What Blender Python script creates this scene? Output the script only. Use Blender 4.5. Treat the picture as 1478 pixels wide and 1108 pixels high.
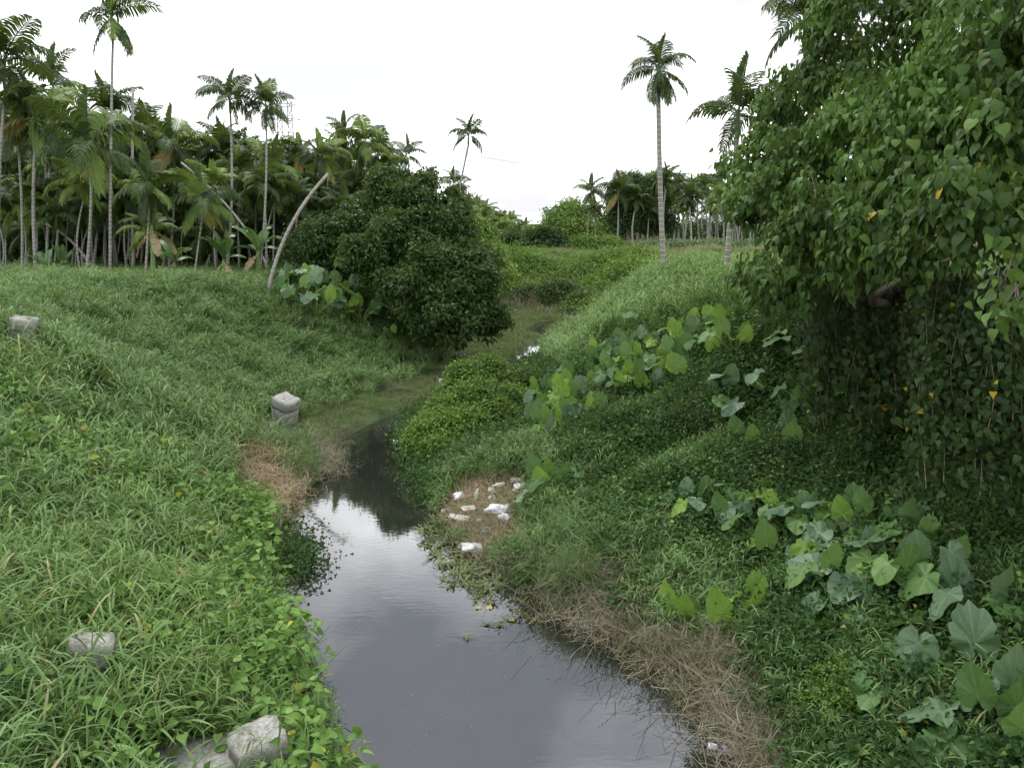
import bpy, math, random
import numpy as np
from mathutils import Vector, Matrix, Euler, Quaternion

R = math.radians
rng = np.random.default_rng(7)
random.seed(7)
for o in list(bpy.data.objects):
    bpy.data.objects.remove(o)
sc = bpy.context.scene
COL = sc.collection

# ------------------------------------------------------------------ camera
F = 1155.0                      # focal length in photo pixels (1478 wide)
PITCH = R(11.36)
CAMZ = 5.6
cd = bpy.data.cameras.new('camera')
cd.sensor_width = 36.0
cd.lens = F / 1478.0 * 36.0
cd.clip_start = 0.1
cd.clip_end = 3000
cam = bpy.data.objects.new('camera', cd)
COL.objects.link(cam)
cam.location = (0, 0, CAMZ)
cam.rotation_euler = (R(90) - PITCH, 0, 0)
sc.camera = cam

# ------------------------------------------------------------------ world, sun, exposure
SUN_EL, SUN_AZ = 62.0, -35.0     # degrees; azimuth from +Y towards +X
w = bpy.data.worlds.new('World')
sc.world = w
w.use_nodes = True
nt = w.node_tree
nt.nodes.clear()
def wn(t, **k):
    n = nt.nodes.new(t)
    for a, b in k.items():
        setattr(n, a, b)
    return n
out = wn('ShaderNodeOutputWorld')
bg = wn('ShaderNodeBackground')
bg.inputs['Strength'].default_value = 0.10
sky = wn('ShaderNodeTexSky')
sky.sky_type = 'NISHITA'
sky.sun_disc = False
sky.sun_elevation = R(SUN_EL)
sky.sun_rotation = R(SUN_AZ)
sky.altitude = 50
sky.dust_density = 3.0
tc = wn('ShaderNodeTexCoord')
sep = wn('ShaderNodeSeparateXYZ')
nt.links.new(tc.outputs['Generated'], sep.inputs[0])
def mth(op, a, b=None, c=None):
    n = wn('ShaderNodeMath', operation=op)
    for i, v in enumerate((a, b, c)):
        if v is None:
            continue
        if isinstance(v, (int, float)):
            n.inputs[i].default_value = v
        else:
            nt.links.new(v, n.inputs[i])
    return n.outputs[0]
zc = mth('MAXIMUM', sep.outputs[2], 0.0)
den = mth('ADD', zc, 0.16)
cx = mth('DIVIDE', sep.outputs[0], den)
cy = mth('DIVIDE', sep.outputs[1], den)
comb = wn('ShaderNodeCombineXYZ')
nt.links.new(cx, comb.inputs[0])
nt.links.new(cy, comb.inputs[1])
comb.inputs[2].default_value = 26.33
n1 = wn('ShaderNodeTexNoise')
n1.inputs['Scale'].default_value = 1.15
n1.inputs['Detail'].default_value = 7
n1.inputs['Roughness'].default_value = 0.52
n1.inputs['Distortion'].default_value = 0.3
nt.links.new(comb.outputs[0], n1.inputs['Vector'])
rp = wn('ShaderNodeValToRGB')
rp.color_ramp.elements[0].position = 0.36
rp.color_ramp.elements[0].color = (0, 0, 0, 1)
rp.color_ramp.elements[1].position = 0.61
rp.color_ramp.elements[1].color = (1, 1, 1, 1)
nt.links.new(n1.outputs['Fac'], rp.inputs[0])
cloud = wn('ShaderNodeMix', data_type='RGBA')
cloud.inputs[6].default_value = (6.3, 6.5, 7.3, 1)      # cloud base, grey-lavender
cloud.inputs[7].default_value = (20.0, 20.0, 20.4, 1)    # lit cloud
nt.links.new(rp.outputs[0], cloud.inputs[0])
hi = wn('ShaderNodeMapRange', interpolation_type='SMOOTHSTEP')
hi.inputs['From Min'].default_value = 0.26
hi.inputs['From Max'].default_value = 0.45
nt.links.new(sep.outputs[2], hi.inputs['Value'])
cbase = wn('ShaderNodeMix', data_type='RGBA')
cbase.inputs[6].default_value = (6.7, 6.8, 7.2, 1)
cbase.inputs[7].default_value = (3.9, 4.15, 4.7, 1)
nt.links.new(hi.outputs[0], cbase.inputs[0])
nt.links.new(cbase.outputs[2], cloud.inputs[6])
mixs = wn('ShaderNodeMix', data_type='RGBA')
mixs.inputs[0].default_value = 0.88
nt.links.new(sky.outputs[0], mixs.inputs[6])
nt.links.new(cloud.outputs[2], mixs.inputs[7])
nt.links.new(mixs.outputs[2], bg.inputs['Color'])
nt.links.new(bg.outputs[0], out.inputs['Surface'])

sd = bpy.data.lights.new('sun', 'SUN')
sd.energy = 1.3
sd.angle = R(20)
sd.color = (1.0, 0.97, 0.92)
sun = bpy.data.objects.new('sun', sd)
COL.objects.link(sun)
_d = Vector((math.sin(R(SUN_AZ)) * math.cos(R(SUN_EL)), math.cos(R(SUN_AZ)) * math.cos(R(SUN_EL)), math.sin(R(SUN_EL))))
sun.rotation_euler = (-_d).to_track_quat('-Z', 'Y').to_euler()
sun.location = (0, 0, 40)

sc.view_settings.view_transform = 'Standard'
sc.view_settings.look = 'None'
sc.view_settings.exposure = 0.62
sc.view_settings.gamma = 1.0
sc.view_settings.use_curve_mapping = False
sc.render.engine = 'CYCLES'
sc.cycles.max_bounces = 6
sc.cycles.diffuse_bounces = 3
sc.cycles.glossy_bounces = 3
sc.cycles.transmission_bounces = 4
sc.cycles.transparent_max_bounces = 4
sc.cycles.caustics_reflective = False
sc.cycles.caustics_refractive = False
sc.cycles.use_denoising = True
sc.cycles.use_adaptive_sampling = True
sc.cycles.adaptive_threshold = 0.02

# ------------------------------------------------------------------ pixel helpers
SP, CP = math.sin(PITCH), math.cos(PITCH)
def ray(u, v):
    a = (u - 739.0) / F
    b = (554.0 - v) / F
    return np.array([a, CP + b * SP, -SP + b * CP])
CAM = np.array([0, 0, CAMZ])
def at(u, v, depth):
    return CAM + ray(u, v) * depth
def on_z(u, v, z=0.0):
    d = ray(u, v)
    return CAM + d * ((z - CAMZ) / d[2])
def project(P):
    P = np.atleast_2d(P) - CAM
    dep = P[:, 1] * CP - P[:, 2] * SP
    up = P[:, 1] * SP + P[:, 2] * CP
    dd = np.where(dep > 0.05, dep, 0.05)
    return 739 + F * P[:, 0] / dd, 554 - F * up / dd, dep

# ------------------------------------------------------------------ noise
def _hash(i, j, s):
    h = np.sin(i * 127.1 + j * 311.7 + s * 74.7) * 43758.5453
    return h - np.floor(h)
def vnoise(x, y, s=0):
    i, j = np.floor(x), np.floor(y)
    fx, fy = x - i, y - j
    fx = fx * fx * (3 - 2 * fx)
    fy = fy * fy * (3 - 2 * fy)
    a, b = _hash(i, j, s), _hash(i + 1, j, s)
    c, d = _hash(i, j + 1, s), _hash(i + 1, j + 1, s)
    return (a * (1 - fx) + b * fx) * (1 - fy) + (c * (1 - fx) + d * fx) * fy
def fbm(x, y, s=0):
    return (vnoise(x, y, s) * 0.55 + vnoise(x * 2.1, y * 2.1, s + 1) * 0.3 + vnoise(x * 4.3, y * 4.3, s + 2) * 0.15)

# ------------------------------------------------------------------ terrain function
# each bank vertex: pixel on the water line + (toe width, toe slope, run, top)
LEFT = [((525, 1150), (0.2, .1, 8.6, 3.2)), ((494, 1080), (0.2, .1, 8.6, 3.2)), ((462, 1000), (0.2, .1, 8.6, 3.2)),
        ((446, 950), (.2, .1, 8.6, 3.2)), ((424, 890), (.2, .1, 8.4, 3.2)), ((404, 830), (.2, .1, 8.0, 3.3)),
        ((412, 770), (.2, .1, 8.0, 3.3)), ((425, 715), (.2, .1, 7.4, 3.4)), ((460, 697), (.4, .1, 7.2, 3.4)),
        ((472, 657), (1.0, .12, 7.2, 3.4)), ((500, 632), (2.0, .12, 7.2, 3.4)), ((548, 606), (3, .12, 7.2, 3.4)),
        ((612, 586), (3.2, .10, 7.5, 3.3)), ((685, 548), (2.0, .12, 7, 3.2)), ((705, 518), (1.0, .12, 6, 3.0)),
        ((728, 480), (.4, .1, 5, 2.8)), ((722, 455), (.3, .1, 5, 2.8))]
BACK = [((735, 441), (.3, .1, 11, 3.0)), ((800, 452), (.3, .1, 13, 3.0)), ((870, 470), (.3, .1, 14, 3.0))]
RIGHT = [((870, 495), (.3, .1, 4, 3.2)), ((825, 492), (.3, .1, 4.5, 3.3)), ((768, 533), (.3, .2, 5, 3.4)),
         ((722, 562), (1.0, .25, 6, 3.4)), ((648, 594), (3, .26, 6, 3.4)), ((592, 613), (4, .24, 6, 3.4)),
         ((588, 642), (4, .24, 6, 3.4)), ((596, 668), (3.8, .26, 5.5, 3.5)), ((610, 695), (3.6, .26, 5, 3.6)),
         ((628, 720), (3.8, .26, 4.5, 3.7)), ((632, 748), (4.2, .25, 4, 3.8)), ((690, 800), (4.6, .25, 3.2, 3.9)),
         ((748, 835), (5, .25, 2.8, 4.0)), ((775, 860), (5, .25, 2.7, 4.0)), ((812, 884), (5, .25, 2.7, 4.0)),
         ((846, 903), (5, .25, 2.7, 4.0)), ((892, 928), (5.0, .25, 2.7, 4.0)), ((955, 976), (5, .25, 2.7, 4.0)),
         ((990, 998), (4.6, .26, 2.8, 4.0)), ((1030, 1045), (4.3, .26, 2.8, 4.0)), ((1080, 1098), (4.0, .27, 2.8, 4.0)),
         ((1122, 1145), (4.0, .27, 2.8, 4.0))]
PV = [(on_z(*p)[:2], q) for p, q in LEFT + BACK + RIGHT]
PV = [(np.array([-1.9, -12.0]), (0.2, .1, 8.6, 3.2))] + PV + [(np.array([2.4, -12.0]), (4, .27, 3, 4.0))]
PXY = np.array([p for p, q in PV])
PQ = np.array([q for p, q in PV])
def poly_sdf(x, y):
    x = np.asarray(x, float).ravel()
    y = np.asarray(y, float).ravel()
    n = len(PXY)
    best = np.full(x.shape, 1e9)
    q = np.zeros((len(x), 4))
    ins = np.zeros(x.shape, bool)
    for i in range(n):
        ax, ay = PXY[i]
        bx, by = PXY[(i + 1) % n]
        dx, dy = bx - ax, by - ay
        t = np.clip(((x - ax) * dx + (y - ay) * dy) / (dx * dx + dy * dy + 1e-9), 0, 1)
        dd = np.hypot(x - ax - t * dx, y - ay - t * dy)
        m = dd < best
        best = np.where(m, dd, best)
        qi = PQ[i][None, :] * (1 - t[:, None]) + PQ[(i + 1) % n][None, :] * t[:, None]
        q[m] = qi[m]
        c = ((ay > y) != (by > y)) & (x < dx * (y - ay) / (dy if abs(dy) > 1e-9 else 1e-9) + ax)
        ins ^= c
    return np.where(ins, -best, best), q
CH = [on_z(u, v)[:2] for u, v in ((640, 590), (700, 556), (752, 527), (775, 505), (800, 490), (770, 478), (790, 466))]
def H(x, y, fine=True):
    x = np.asarray(x, float).ravel()
    y = np.asarray(y, float).ravel()
    d, q = poly_sdf(x, y)
    toe, ts, run, top = q.T
    dp = np.maximum(d, 0)
    wob = (fbm(x * 0.5, y * 0.5, 3) - .5)
    low = 0.16 * np.clip(dp / 0.3, 0, 1) + ts * np.minimum(dp, toe)
    s = np.clip((dp - toe) / run + wob * 0.12 * (dp > toe), 0, 1)
    s = 0.45 * s + 0.55 * s * s * (3 - 2 * s)
    h = low + (top - low) * s
    h += (fbm(x * 0.9, y * 0.9, 9) - .5) * 0.45 * np.clip(dp / 1.0, 0, 1)
    h += (fbm(x * .32, y * .32, 13) - .5) * 1.6 * np.clip(dp / 3.0, 0, 1) * np.clip((y - 42) / 8, 0, 1) * np.clip((75 - y) / 10, 0, 1)
    h += (fbm(x * 0.05, y * 0.05, 5) - .5) * 0.5 * np.clip((np.hypot(x, y) - 40) / 60, 0, 1)
    h += (fbm(x * .75, y * .75, 31) - .45) * 0.85 * np.clip((dp - 1.0) / 1.5, 0, 1) * (x > np.interp(y, [-12, 7, 12, 18, 22, 26, 32, 36, 60], [0, .3, -.6, -3.6, -3.6, -2.5, -.4, .2, .2])) * (y < 30) * np.clip((9 - dp) / 3, 0, 1)
    # stream bed, silted up and grassed over far away except a narrow runnel
    bed_near = -0.08 - np.minimum(-np.minimum(d, 0) * 0.8, 0.7)
    rd = np.full(x.shape, 1e9)
    for a, b in zip(CH[:-1], CH[1:]):
        dx, dy = b - a
        t = np.clip(((x - a[0]) * dx + (y - a[1]) * dy) / (dx * dx + dy * dy), 0, 1)
        rd = np.minimum(rd, np.hypot(x - a[0] - t * dx, y - a[1] - t * dy))
    silt = 0.10 + (fbm(x * .7, y * .7, 21) - .5) * .3
    silt = np.where(rd < 0.9, np.minimum(silt, -0.14 + np.maximum(rd - .3, 0) * .45), silt)
    k = np.clip((y - 25.5) / 3.0, 0, 1)
    bed = bed_near * (1 - k) + silt * k
    return np.where(d > 0, h, bed)
def h1(x, y):
    return float(H([x], [y])[0])
_T = np.concatenate([np.arange(2.5, 60, 0.05), np.arange(60, 300, .5)])
def hit(u, v):
    p = CAM[None, :] + ray(u, v)[None, :] * _T[:, None]
    below = p[:, 2] < np.maximum(H(p[:, 0], p[:, 1]), 0.0)
    i = int(np.argmax(below)) if below.any() else len(_T) - 1
    q = p[i].copy()
    q[2] = max(h1(q[0], q[1]), 0.0)
    return q

# ------------------------------------------------------------------ materials
def new_mat(name):
    m = bpy.data.materials.new(name)
    m.use_nodes = True
    m.node_tree.nodes.clear()
    return m
class NT:
    def __init__(s, m):
        s.t = m.node_tree
    def n(s, ty, ins=None, **k):
        nd = s.t.nodes.new(ty)
        for a, b in k.items():
            setattr(nd, a, b)
        for a, b in (ins or {}).items():
            if isinstance(b, bpy.types.NodeSocket):
                s.t.links.new(b, nd.inputs[a])
            else:
                nd.inputs[a].default_value = b
        return nd
    def math(s, op, a, b=0.0, clamp=False):
        nd = s.n('ShaderNodeMath', {0: a, 1: b}, operation=op)
        nd.use_clamp = clamp
        return nd.outputs[0]
    def ramp(s, fac, stops):
        nd = s.n('ShaderNodeValToRGB', {0: fac})
        e = nd.color_ramp.elements
        while len(e) < len(stops):
            e.new(0.5)
        for el, (p, c) in zip(e, stops):
            el.position = p
            el.color = (*c, 1)
        return nd.outputs[0]
    def mix(s, f, a, b, mode='MIX'):
        nd = s.n('ShaderNodeMix', {0: f, 6: a, 7: b}, data_type='RGBA', blend_type=mode)
        return nd.outputs[2]
    def out(s, sh, disp=None):
        o = s.n('ShaderNodeOutputMaterial', {'Surface': sh})
        return o
def c4(c):
    return (*c, 1)
def leaf_mat(name, dark, mid, light, odd=None, odd_p=0.97, trans=0.22, rough=0.5, patch=None, patch_scale=0.25, veins=0, spec=0.16):
    def soft(c):
        g = .3 * c[0] + .6 * c[1] + .1 * c[2]
        return tuple((x * .95 + g * .05) * 1.0 for x in c)
    dark, mid, light = soft(dark), soft(mid), soft(light)
    patch = soft(patch) if patch else None
    m = new_mat(name)
    t = NT(m)
    at_ = t.n('ShaderNodeAttribute', attribute_name='rnd').outputs['Fac']
    oi = t.n('ShaderNodeObjectInfo').outputs['Random']
    v = t.math('FRACT', t.math('ADD', at_, t.math('MULTIPLY', oi, 7.31)))
    v2 = t.math('ADD', t.math('MULTIPLY', v, .6), t.math('MULTIPLY', oi, .4))
    stops = [(0.0, dark), (0.5, mid), (0.95, light)]
    col = t.ramp(v2, stops)
    geo = t.n('ShaderNodeNewGeometry')
    if patch:
        ns = t.n('ShaderNodeTexNoise', {'Vector': geo.outputs['Position'], 'Scale': patch_scale, 'Detail': 3.0})
        f = t.ramp(ns.outputs[0], [(0.42, (0, 0, 0)), (0.62, (1, 1, 1))])
        col = t.mix(f, col, t.mix(0.75, col, c4(patch)))
    if odd:
        f = t.math('GREATER_THAN', v, odd_p)
        col = t.mix(f, col, c4(odd))
    if veins:
        uv = t.n('ShaderNodeUVMap')
        sp = t.n('ShaderNodeSeparateXYZ', {0: uv.outputs[0]})
        ang = t.math('ARCTAN2', sp.outputs[0], sp.outputs[1])
        cs = t.math('ABSOLUTE', t.math('COSINE', t.math('MULTIPLY', ang, veins)))
        pw = t.math('POWER', cs, 40.0)
        mr = t.math('LESS_THAN', t.math('ABSOLUTE', sp.outputs[0]), 0.018)
        f = t.math('MULTIPLY', t.math('MAXIMUM', pw, mr), .34)
        col = t.mix(f, col, t.mix(.6, col, (0.34, 0.42, 0.16, 1)))
    ns2 = t.n('ShaderNodeTexNoise', {'Vector': geo.outputs['Position'], 'Scale': 23.0, 'Detail': 2.0})
    br = t.math('ADD', t.math('MULTIPLY', ns2.outputs[0], .5), .75)
    hs = t.n('ShaderNodeHueSaturation', {'Value': br, 'Color': col})
    col = hs.outputs[0]
    p = t.n('ShaderNodeBsdfPrincipled', {'Base Color': col, 'Roughness': rough})
    p.inputs['Specular IOR Level'].default_value = spec
    tr = t.n('ShaderNodeBsdfTranslucent', {'Color': t.mix(0.5, col, (0.25, 0.36, 0.05, 1))})
    ms = t.n('ShaderNodeMixShader', {0: trans, 1: p.outputs[0], 2: tr.outputs[0]})
    t.out(ms.outputs[0])
    return m
def plain_mat(name, a, b, scale=6.0, rough=0.7, bump=0.2, detail=6.0, spec=0.3, obj_rand=0.0):
    m = new_mat(name)
    t = NT(m)
    tc_ = t.n('ShaderNodeTexCoord')
    ns = t.n('ShaderNodeTexNoise', {'Vector': tc_.outputs['Object'], 'Scale': scale, 'Detail': detail, 'Roughness': .62})
    col = t.ramp(ns.outputs[0], [(0.3, a), (0.7, b)])
    if obj_rand:
        oi = t.n('ShaderNodeObjectInfo').outputs['Random']
        hs = t.n('ShaderNodeHueSaturation', {'Color': col, 'Value': t.math('ADD', t.math('MULTIPLY', oi, obj_rand), 1 - obj_rand / 2)})
        col = hs.outputs[0]
    p = t.n('ShaderNodeBsdfPrincipled', {'Base Color': col, 'Roughness': rough})
    p.inputs['Specular IOR Level'].default_value = spec
    if bump:
        bp = t.n('ShaderNodeBump', {'Strength': bump, 'Distance': .02, 'Height': ns.outputs[0]})
        t.t.links.new(bp.outputs[0], p.inputs['Normal'])
    t.out(p.outputs[0])
    return m

M = {}
# greens
M['para'] = leaf_mat('para_grass', (.06, .13, .035), (.135, .245, .07), (.27, .40, .15), odd=(.38, .35, .17), odd_p=.965, patch=(.17, .28, .065), patch_scale=.3, spec=.26)
M['meadow'] = leaf_mat('bank_grass', (.06, .12, .036), (.14, .245, .075), (.26, .385, .14), odd=(.27, .25, .12), odd_p=.965, patch=(.12, .215, .06), patch_scale=.22)
M['toe'] = leaf_mat('toe_grass', (.085, .15, .045), (.135, .215, .065), (.20, .27, .09), odd=(.3, .26, .14), odd_p=.88, patch=(.17, .19, .09), patch_scale=.5)
M['cane'] = leaf_mat('cane_grass', (.10, .19, .055), (.17, .285, .085), (.26, .375, .125), odd=(.3, .3, .15), odd_p=.97, patch=(.16, .28, .06), patch_scale=.15)
M['tan'] = leaf_mat('tan_grass', (.20, .20, .085), (.30, .265, .13), (.38, .33, .17), trans=.2)
M['straw'] = leaf_mat('straw', (.17, .15, .10), (.28, .25, .18), (.42, .38, .29), trans=.12, rough=.7, patch=(.22, .19, .12), patch_scale=1.5)
M['rust_straw'] = leaf_mat('rusty_straw', (.26, .18, .10), (.42, .31, .19), (.56, .44, .28), trans=.12, rough=.7)
M['creeper'] = leaf_mat('creeper', (.018, .046, .014), (.040, .09, .024), (.09, .17, .045), odd=(.25, .27, .06), odd_p=.985, patch=(.045, .115, .026), patch_scale=.6)
M['herb'] = leaf_mat('herb', (.09, .19, .035), (.15, .29, .055), (.23, .38, .08), odd=(.42, .42, .06), odd_p=.975)
M['mound'] = leaf_mat('mound_vine', (.035, .085, .016), (.085, .165, .028), (.19, .30, .045), odd=(.33, .38, .06), odd_p=.985, patch=(.16, .27, .04), patch_scale=.7)
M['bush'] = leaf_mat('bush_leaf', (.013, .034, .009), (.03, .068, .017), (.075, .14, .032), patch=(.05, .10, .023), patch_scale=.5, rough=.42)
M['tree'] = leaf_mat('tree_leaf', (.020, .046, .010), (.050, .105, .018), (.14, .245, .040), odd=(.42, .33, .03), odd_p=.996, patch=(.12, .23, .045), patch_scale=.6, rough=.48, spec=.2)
M['vine_shaded'] = leaf_mat('hanging_vine_leaf_shaded', (.013, .03, .009), (.026, .056, .015), (.055, .105, .026), odd=(.4, .33, .03), odd_p=.992)  # leaf colour darkened to carry the shade under the large tree
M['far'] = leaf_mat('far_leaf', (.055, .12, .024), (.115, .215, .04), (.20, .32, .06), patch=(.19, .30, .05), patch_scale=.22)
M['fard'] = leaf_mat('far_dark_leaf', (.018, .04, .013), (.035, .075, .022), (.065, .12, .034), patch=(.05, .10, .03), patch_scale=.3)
M['frond'] = leaf_mat('palm_frond', (.014, .032, .010), (.033, .064, .018), (.09, .145, .035), trans=.22, rough=.5, spec=.2)
M['frondy'] = leaf_mat('palm_frond_young', (.09, .165, .035), (.15, .235, .05), (.22, .30, .07), trans=.3, rough=.42)
M['frondd'] = leaf_mat('palm_frond_dead', (.17, .13, .05), (.30, .24, .08), (.38, .33, .10), trans=.2)
M['flower'] = leaf_mat('palm_flower', (.38, .26, .08), (.48, .34, .12), (.55, .42, .16), trans=.15, rough=.7)
M['fruit'] = leaf_mat('palm_fruit', (.40, .20, .06), (.5, .27, .09), (.56, .33, .12), trans=.1, rough=.7)
M['banana'] = leaf_mat('banana_leaf', (.06, .14, .04), (.10, .205, .06), (.15, .27, .08), trans=.3, rough=.38, spec=.5)
M['bananad'] = leaf_mat('banana_dead', (.25, .18, .09), (.36, .28, .16), (.5, .40, .24), trans=.15, rough=.7)
M['taro'] = leaf_mat('taro_leaf', (.045, .115, .034), (.085, .185, .05), (.15, .275, .07), trans=.3, rough=.45, veins=9, spec=.3)
M['taroy'] = leaf_mat('taro_leaf_young', (.10, .22, .03), (.165, .31, .04), (.25, .40, .06), trans=.38, rough=.42, veins=9)
M['taroo'] = leaf_mat('taro_leaf_old', (.36, .24, .07), (.5, .36, .12), (.5, .42, .10), trans=.2, rough=.6, veins=9)
M['tarob'] = leaf_mat('taro_leaf_blue', (.06, .13, .065), (.105, .185, .095), (.16, .25, .13), trans=.22, rough=.42, veins=9, spec=.35)
M['stalk'] = plain_mat('stalk', (.13, .22, .06), (.19, .29, .08), 8, .5, .05)
M['hyac'] = leaf_mat('raft_plant', (.07, .10, .035), (.16, .19, .065), (.27, .30, .11), odd=(.04, .045, .03), odd_p=.88, trans=.2)
M['bark'] = plain_mat('bark', (.10, .08, .06), (.20, .165, .125), 14, .85, .5)
M['palebark'] = plain_mat('pale_bark', (.30, .26, .20), (.48, .43, .35), 9, .85, .6)
M['twig'] = plain_mat('twig', (.10, .08, .06), (.20, .17, .13), 20, .8, .1)
M['concrete'] = plain_mat('concrete', (.16, .155, .135), (.40, .39, .35), 5, .9, 1.0, 12)
M['bag'] = plain_mat('plastic_bag', (.68, .70, .74), (.80, .82, .85), 9, .35, .3, spec=.5)
M['foam'] = plain_mat('white_foam', (.70, .69, .65), (.82, .81, .78), 20, .6, .1)
M['label'] = plain_mat('blue_label', (.03, .07, .30), (.06, .12, .42), 15, .35, .0)
M['tealsheet'] = plain_mat('teal_tarp', (.10, .20, .26), (.22, .33, .38), 5, .5, .2)
M['greysheet'] = plain_mat('grey_sheet', (.16, .18, .20), (.30, .32, .34), 4, .5, .3)
M['steel'] = plain_mat('galvanised_steel', (.30, .31, .33), (.38, .39, .41), 3, .5, .0)
M['whitewall'] = plain_mat('white_wall', (.66, .66, .63), (.78, .78, .75), 2, .8, .05)
M['roofm'] = plain_mat('grey_roof', (.25, .26, .28), (.32, .33, .35), 2, .6, .05)
def concrete_mat():
    m = new_mat('mossy_concrete')
    t = NT(m)
    geo = t.n('ShaderNodeNewGeometry')
    n1 = t.n('ShaderNodeTexNoise', {'Vector': geo.outputs['Position'], 'Scale': 4.0, 'Detail': 10.0, 'Roughness': .7})
    n2 = t.n('ShaderNodeTexNoise', {'Vector': geo.outputs['Position'], 'Scale': 28.0, 'Detail': 8.0, 'Roughness': .7})
    mp = t.n('ShaderNodeMapping', {'Vector': geo.outputs['Position'], 'Scale': (14.0, 14.0, 1.6)})
    n3 = t.n('ShaderNodeTexNoise', {'Vector': mp.outputs[0], 'Scale': 1.0, 'Detail': 5.0})
    col = t.ramp(n2.outputs[0], [(.32, (.22, .215, .19)), (.5, (.38, .375, .34)), (.68, (.52, .515, .475))])
    col = t.mix(t.ramp(n3.outputs[0], [(.5, (0, 0, 0)), (.75, (.5, .5, .5))]), col, (.10, .095, .08, 1))
    col = t.mix(t.ramp(n1.outputs[0], [(.52, (0, 0, 0)), (.66, (.8, .8, .8))]), col, (.10, .125, .055, 1))
    p = t.n('ShaderNodeBsdfPrincipled', {'Base Color': col, 'Roughness': .95})
    p.inputs['Specular IOR Level'].default_value = .15
    bp = t.n('ShaderNodeBump', {'Strength': .9, 'Distance': .02, 'Height': n2.outputs[0]})
    t.t.links.new(bp.outputs[0], p.inputs['Normal'])
    t.out(p.outputs[0])
    return m
M['concrete'] = concrete_mat()
def trunk_mat(name, a, b, ring):
    m = new_mat(name)
    t = NT(m)
    geo = t.n('ShaderNodeNewGeometry')
    sp = t.n('ShaderNodeSeparateXYZ', {0: geo.outputs['Position']})
    nz = t.n('ShaderNodeTexNoise', {'Vector': geo.outputs['Position'], 'Scale': 3.0, 'Detail': 5.0})
    z = t.math('ADD', sp.outputs[2], t.math('MULTIPLY', nz.outputs[0], .05))
    fr = t.math('FRACT', t.math('MULTIPLY', z, 5.2))
    f = t.ramp(fr, [(0.0, (1, 1, 1)), (.14, (.9, .9, .9)), (.2, (0, 0, 0)), (1.0, (.1, .1, .1))])
    base = t.ramp(nz.outputs[0], [(.3, a), (.7, b)])
    col = t.mix(f, base, c4(ring))
    p = t.n('ShaderNodeBsdfPrincipled', {'Base Color': col, 'Roughness': .8})
    bp = t.n('ShaderNodeBump', {'Strength': .5, 'Distance': .02, 'Height': f})
    t.t.links.new(bp.outputs[0], p.inputs['Normal'])
    t.out(p.outputs[0])
    return m
M['trunk'] = trunk_mat('palm_trunk', (.15, .145, .12), (.27, .265, .225), (.38, .38, .34))
M['trunkd'] = trunk_mat('dead_palm_trunk', (.22, .20, .18), (.33, .31, .28), (.38, .36, .33))
M['shaft'] = plain_mat('crownshaft', (.15, .23, .08), (.24, .32, .13), 3, .4, .0)
# ground
def ground_mat():
    m = new_mat('soil')
    t = NT(m)
    geo = t.n('ShaderNodeNewGeometry')
    n1 = t.n('ShaderNodeTexNoise', {'Vector': geo.outputs['Position'], 'Scale': .35, 'Detail': 6.0})
    n2 = t.n('ShaderNodeTexNoise', {'Vector': geo.outputs['Position'], 'Scale': 9.0, 'Detail': 8.0, 'Roughness': .7})
    a = t.ramp(n2.outputs[0], [(.3, (.028, .026, .014)), (.7, (.085, .072, .045))])
    b = t.ramp(n2.outputs[0], [(.3, (.03, .055, .016)), (.7, (.075, .12, .035))])
    f = t.ramp(n1.outputs[0], [(.38, (0, 0, 0)), (.55, (1, 1, 1))])
    col = t.mix(f, a, b)
    p = t.n('ShaderNodeBsdfPrincipled', {'Base Color': col, 'Roughness': .95})
    bp = t.n('ShaderNodeBump', {'Strength': .8, 'Distance': .05, 'Height': n2.outputs[0]})
    t.t.links.new(bp.outputs[0], p.inputs['Normal'])
    t.out(p.outputs[0])
    return m
M['soil'] = ground_mat()
def water_mat():
    m = new_mat('stream_water')
    t = NT(m)
    geo = t.n('ShaderNodeNewGeometry')
    n1 = t.n('ShaderNodeTexNoise', {'Vector': geo.outputs['Position'], 'Scale': 1.6, 'Detail': 3.0})
    mp = t.n('ShaderNodeMapping', {'Vector': geo.outputs['Position'], 'Scale': (1.2, 3.2, 1.0)})
    n2 = t.n('ShaderNodeTexNoise', {'Vector': mp.outputs[0], 'Scale': 4.0, 'Detail': 2.0})
    hh = t.math('ADD', t.math('MULTIPLY', n1.outputs[0], .7), t.math('MULTIPLY', n2.outputs[0], .3))
    col = t.ramp(n1.outputs[0], [(.3, (.016, .019, .015)), (.7, (.024, .027, .021))])
    p = t.n('ShaderNodeBsdfPrincipled', {'Base Color': col, 'Roughness': .02, 'IOR': 2.8})
    bp = t.n('ShaderNodeBump', {'Strength': .035, 'Distance': .05, 'Height': hh})
    t.t.links.new(bp.outputs[0], p.inputs['Normal'])
    t.out(p.outputs[0])
    return m
M['water'] = water_mat()

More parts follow.
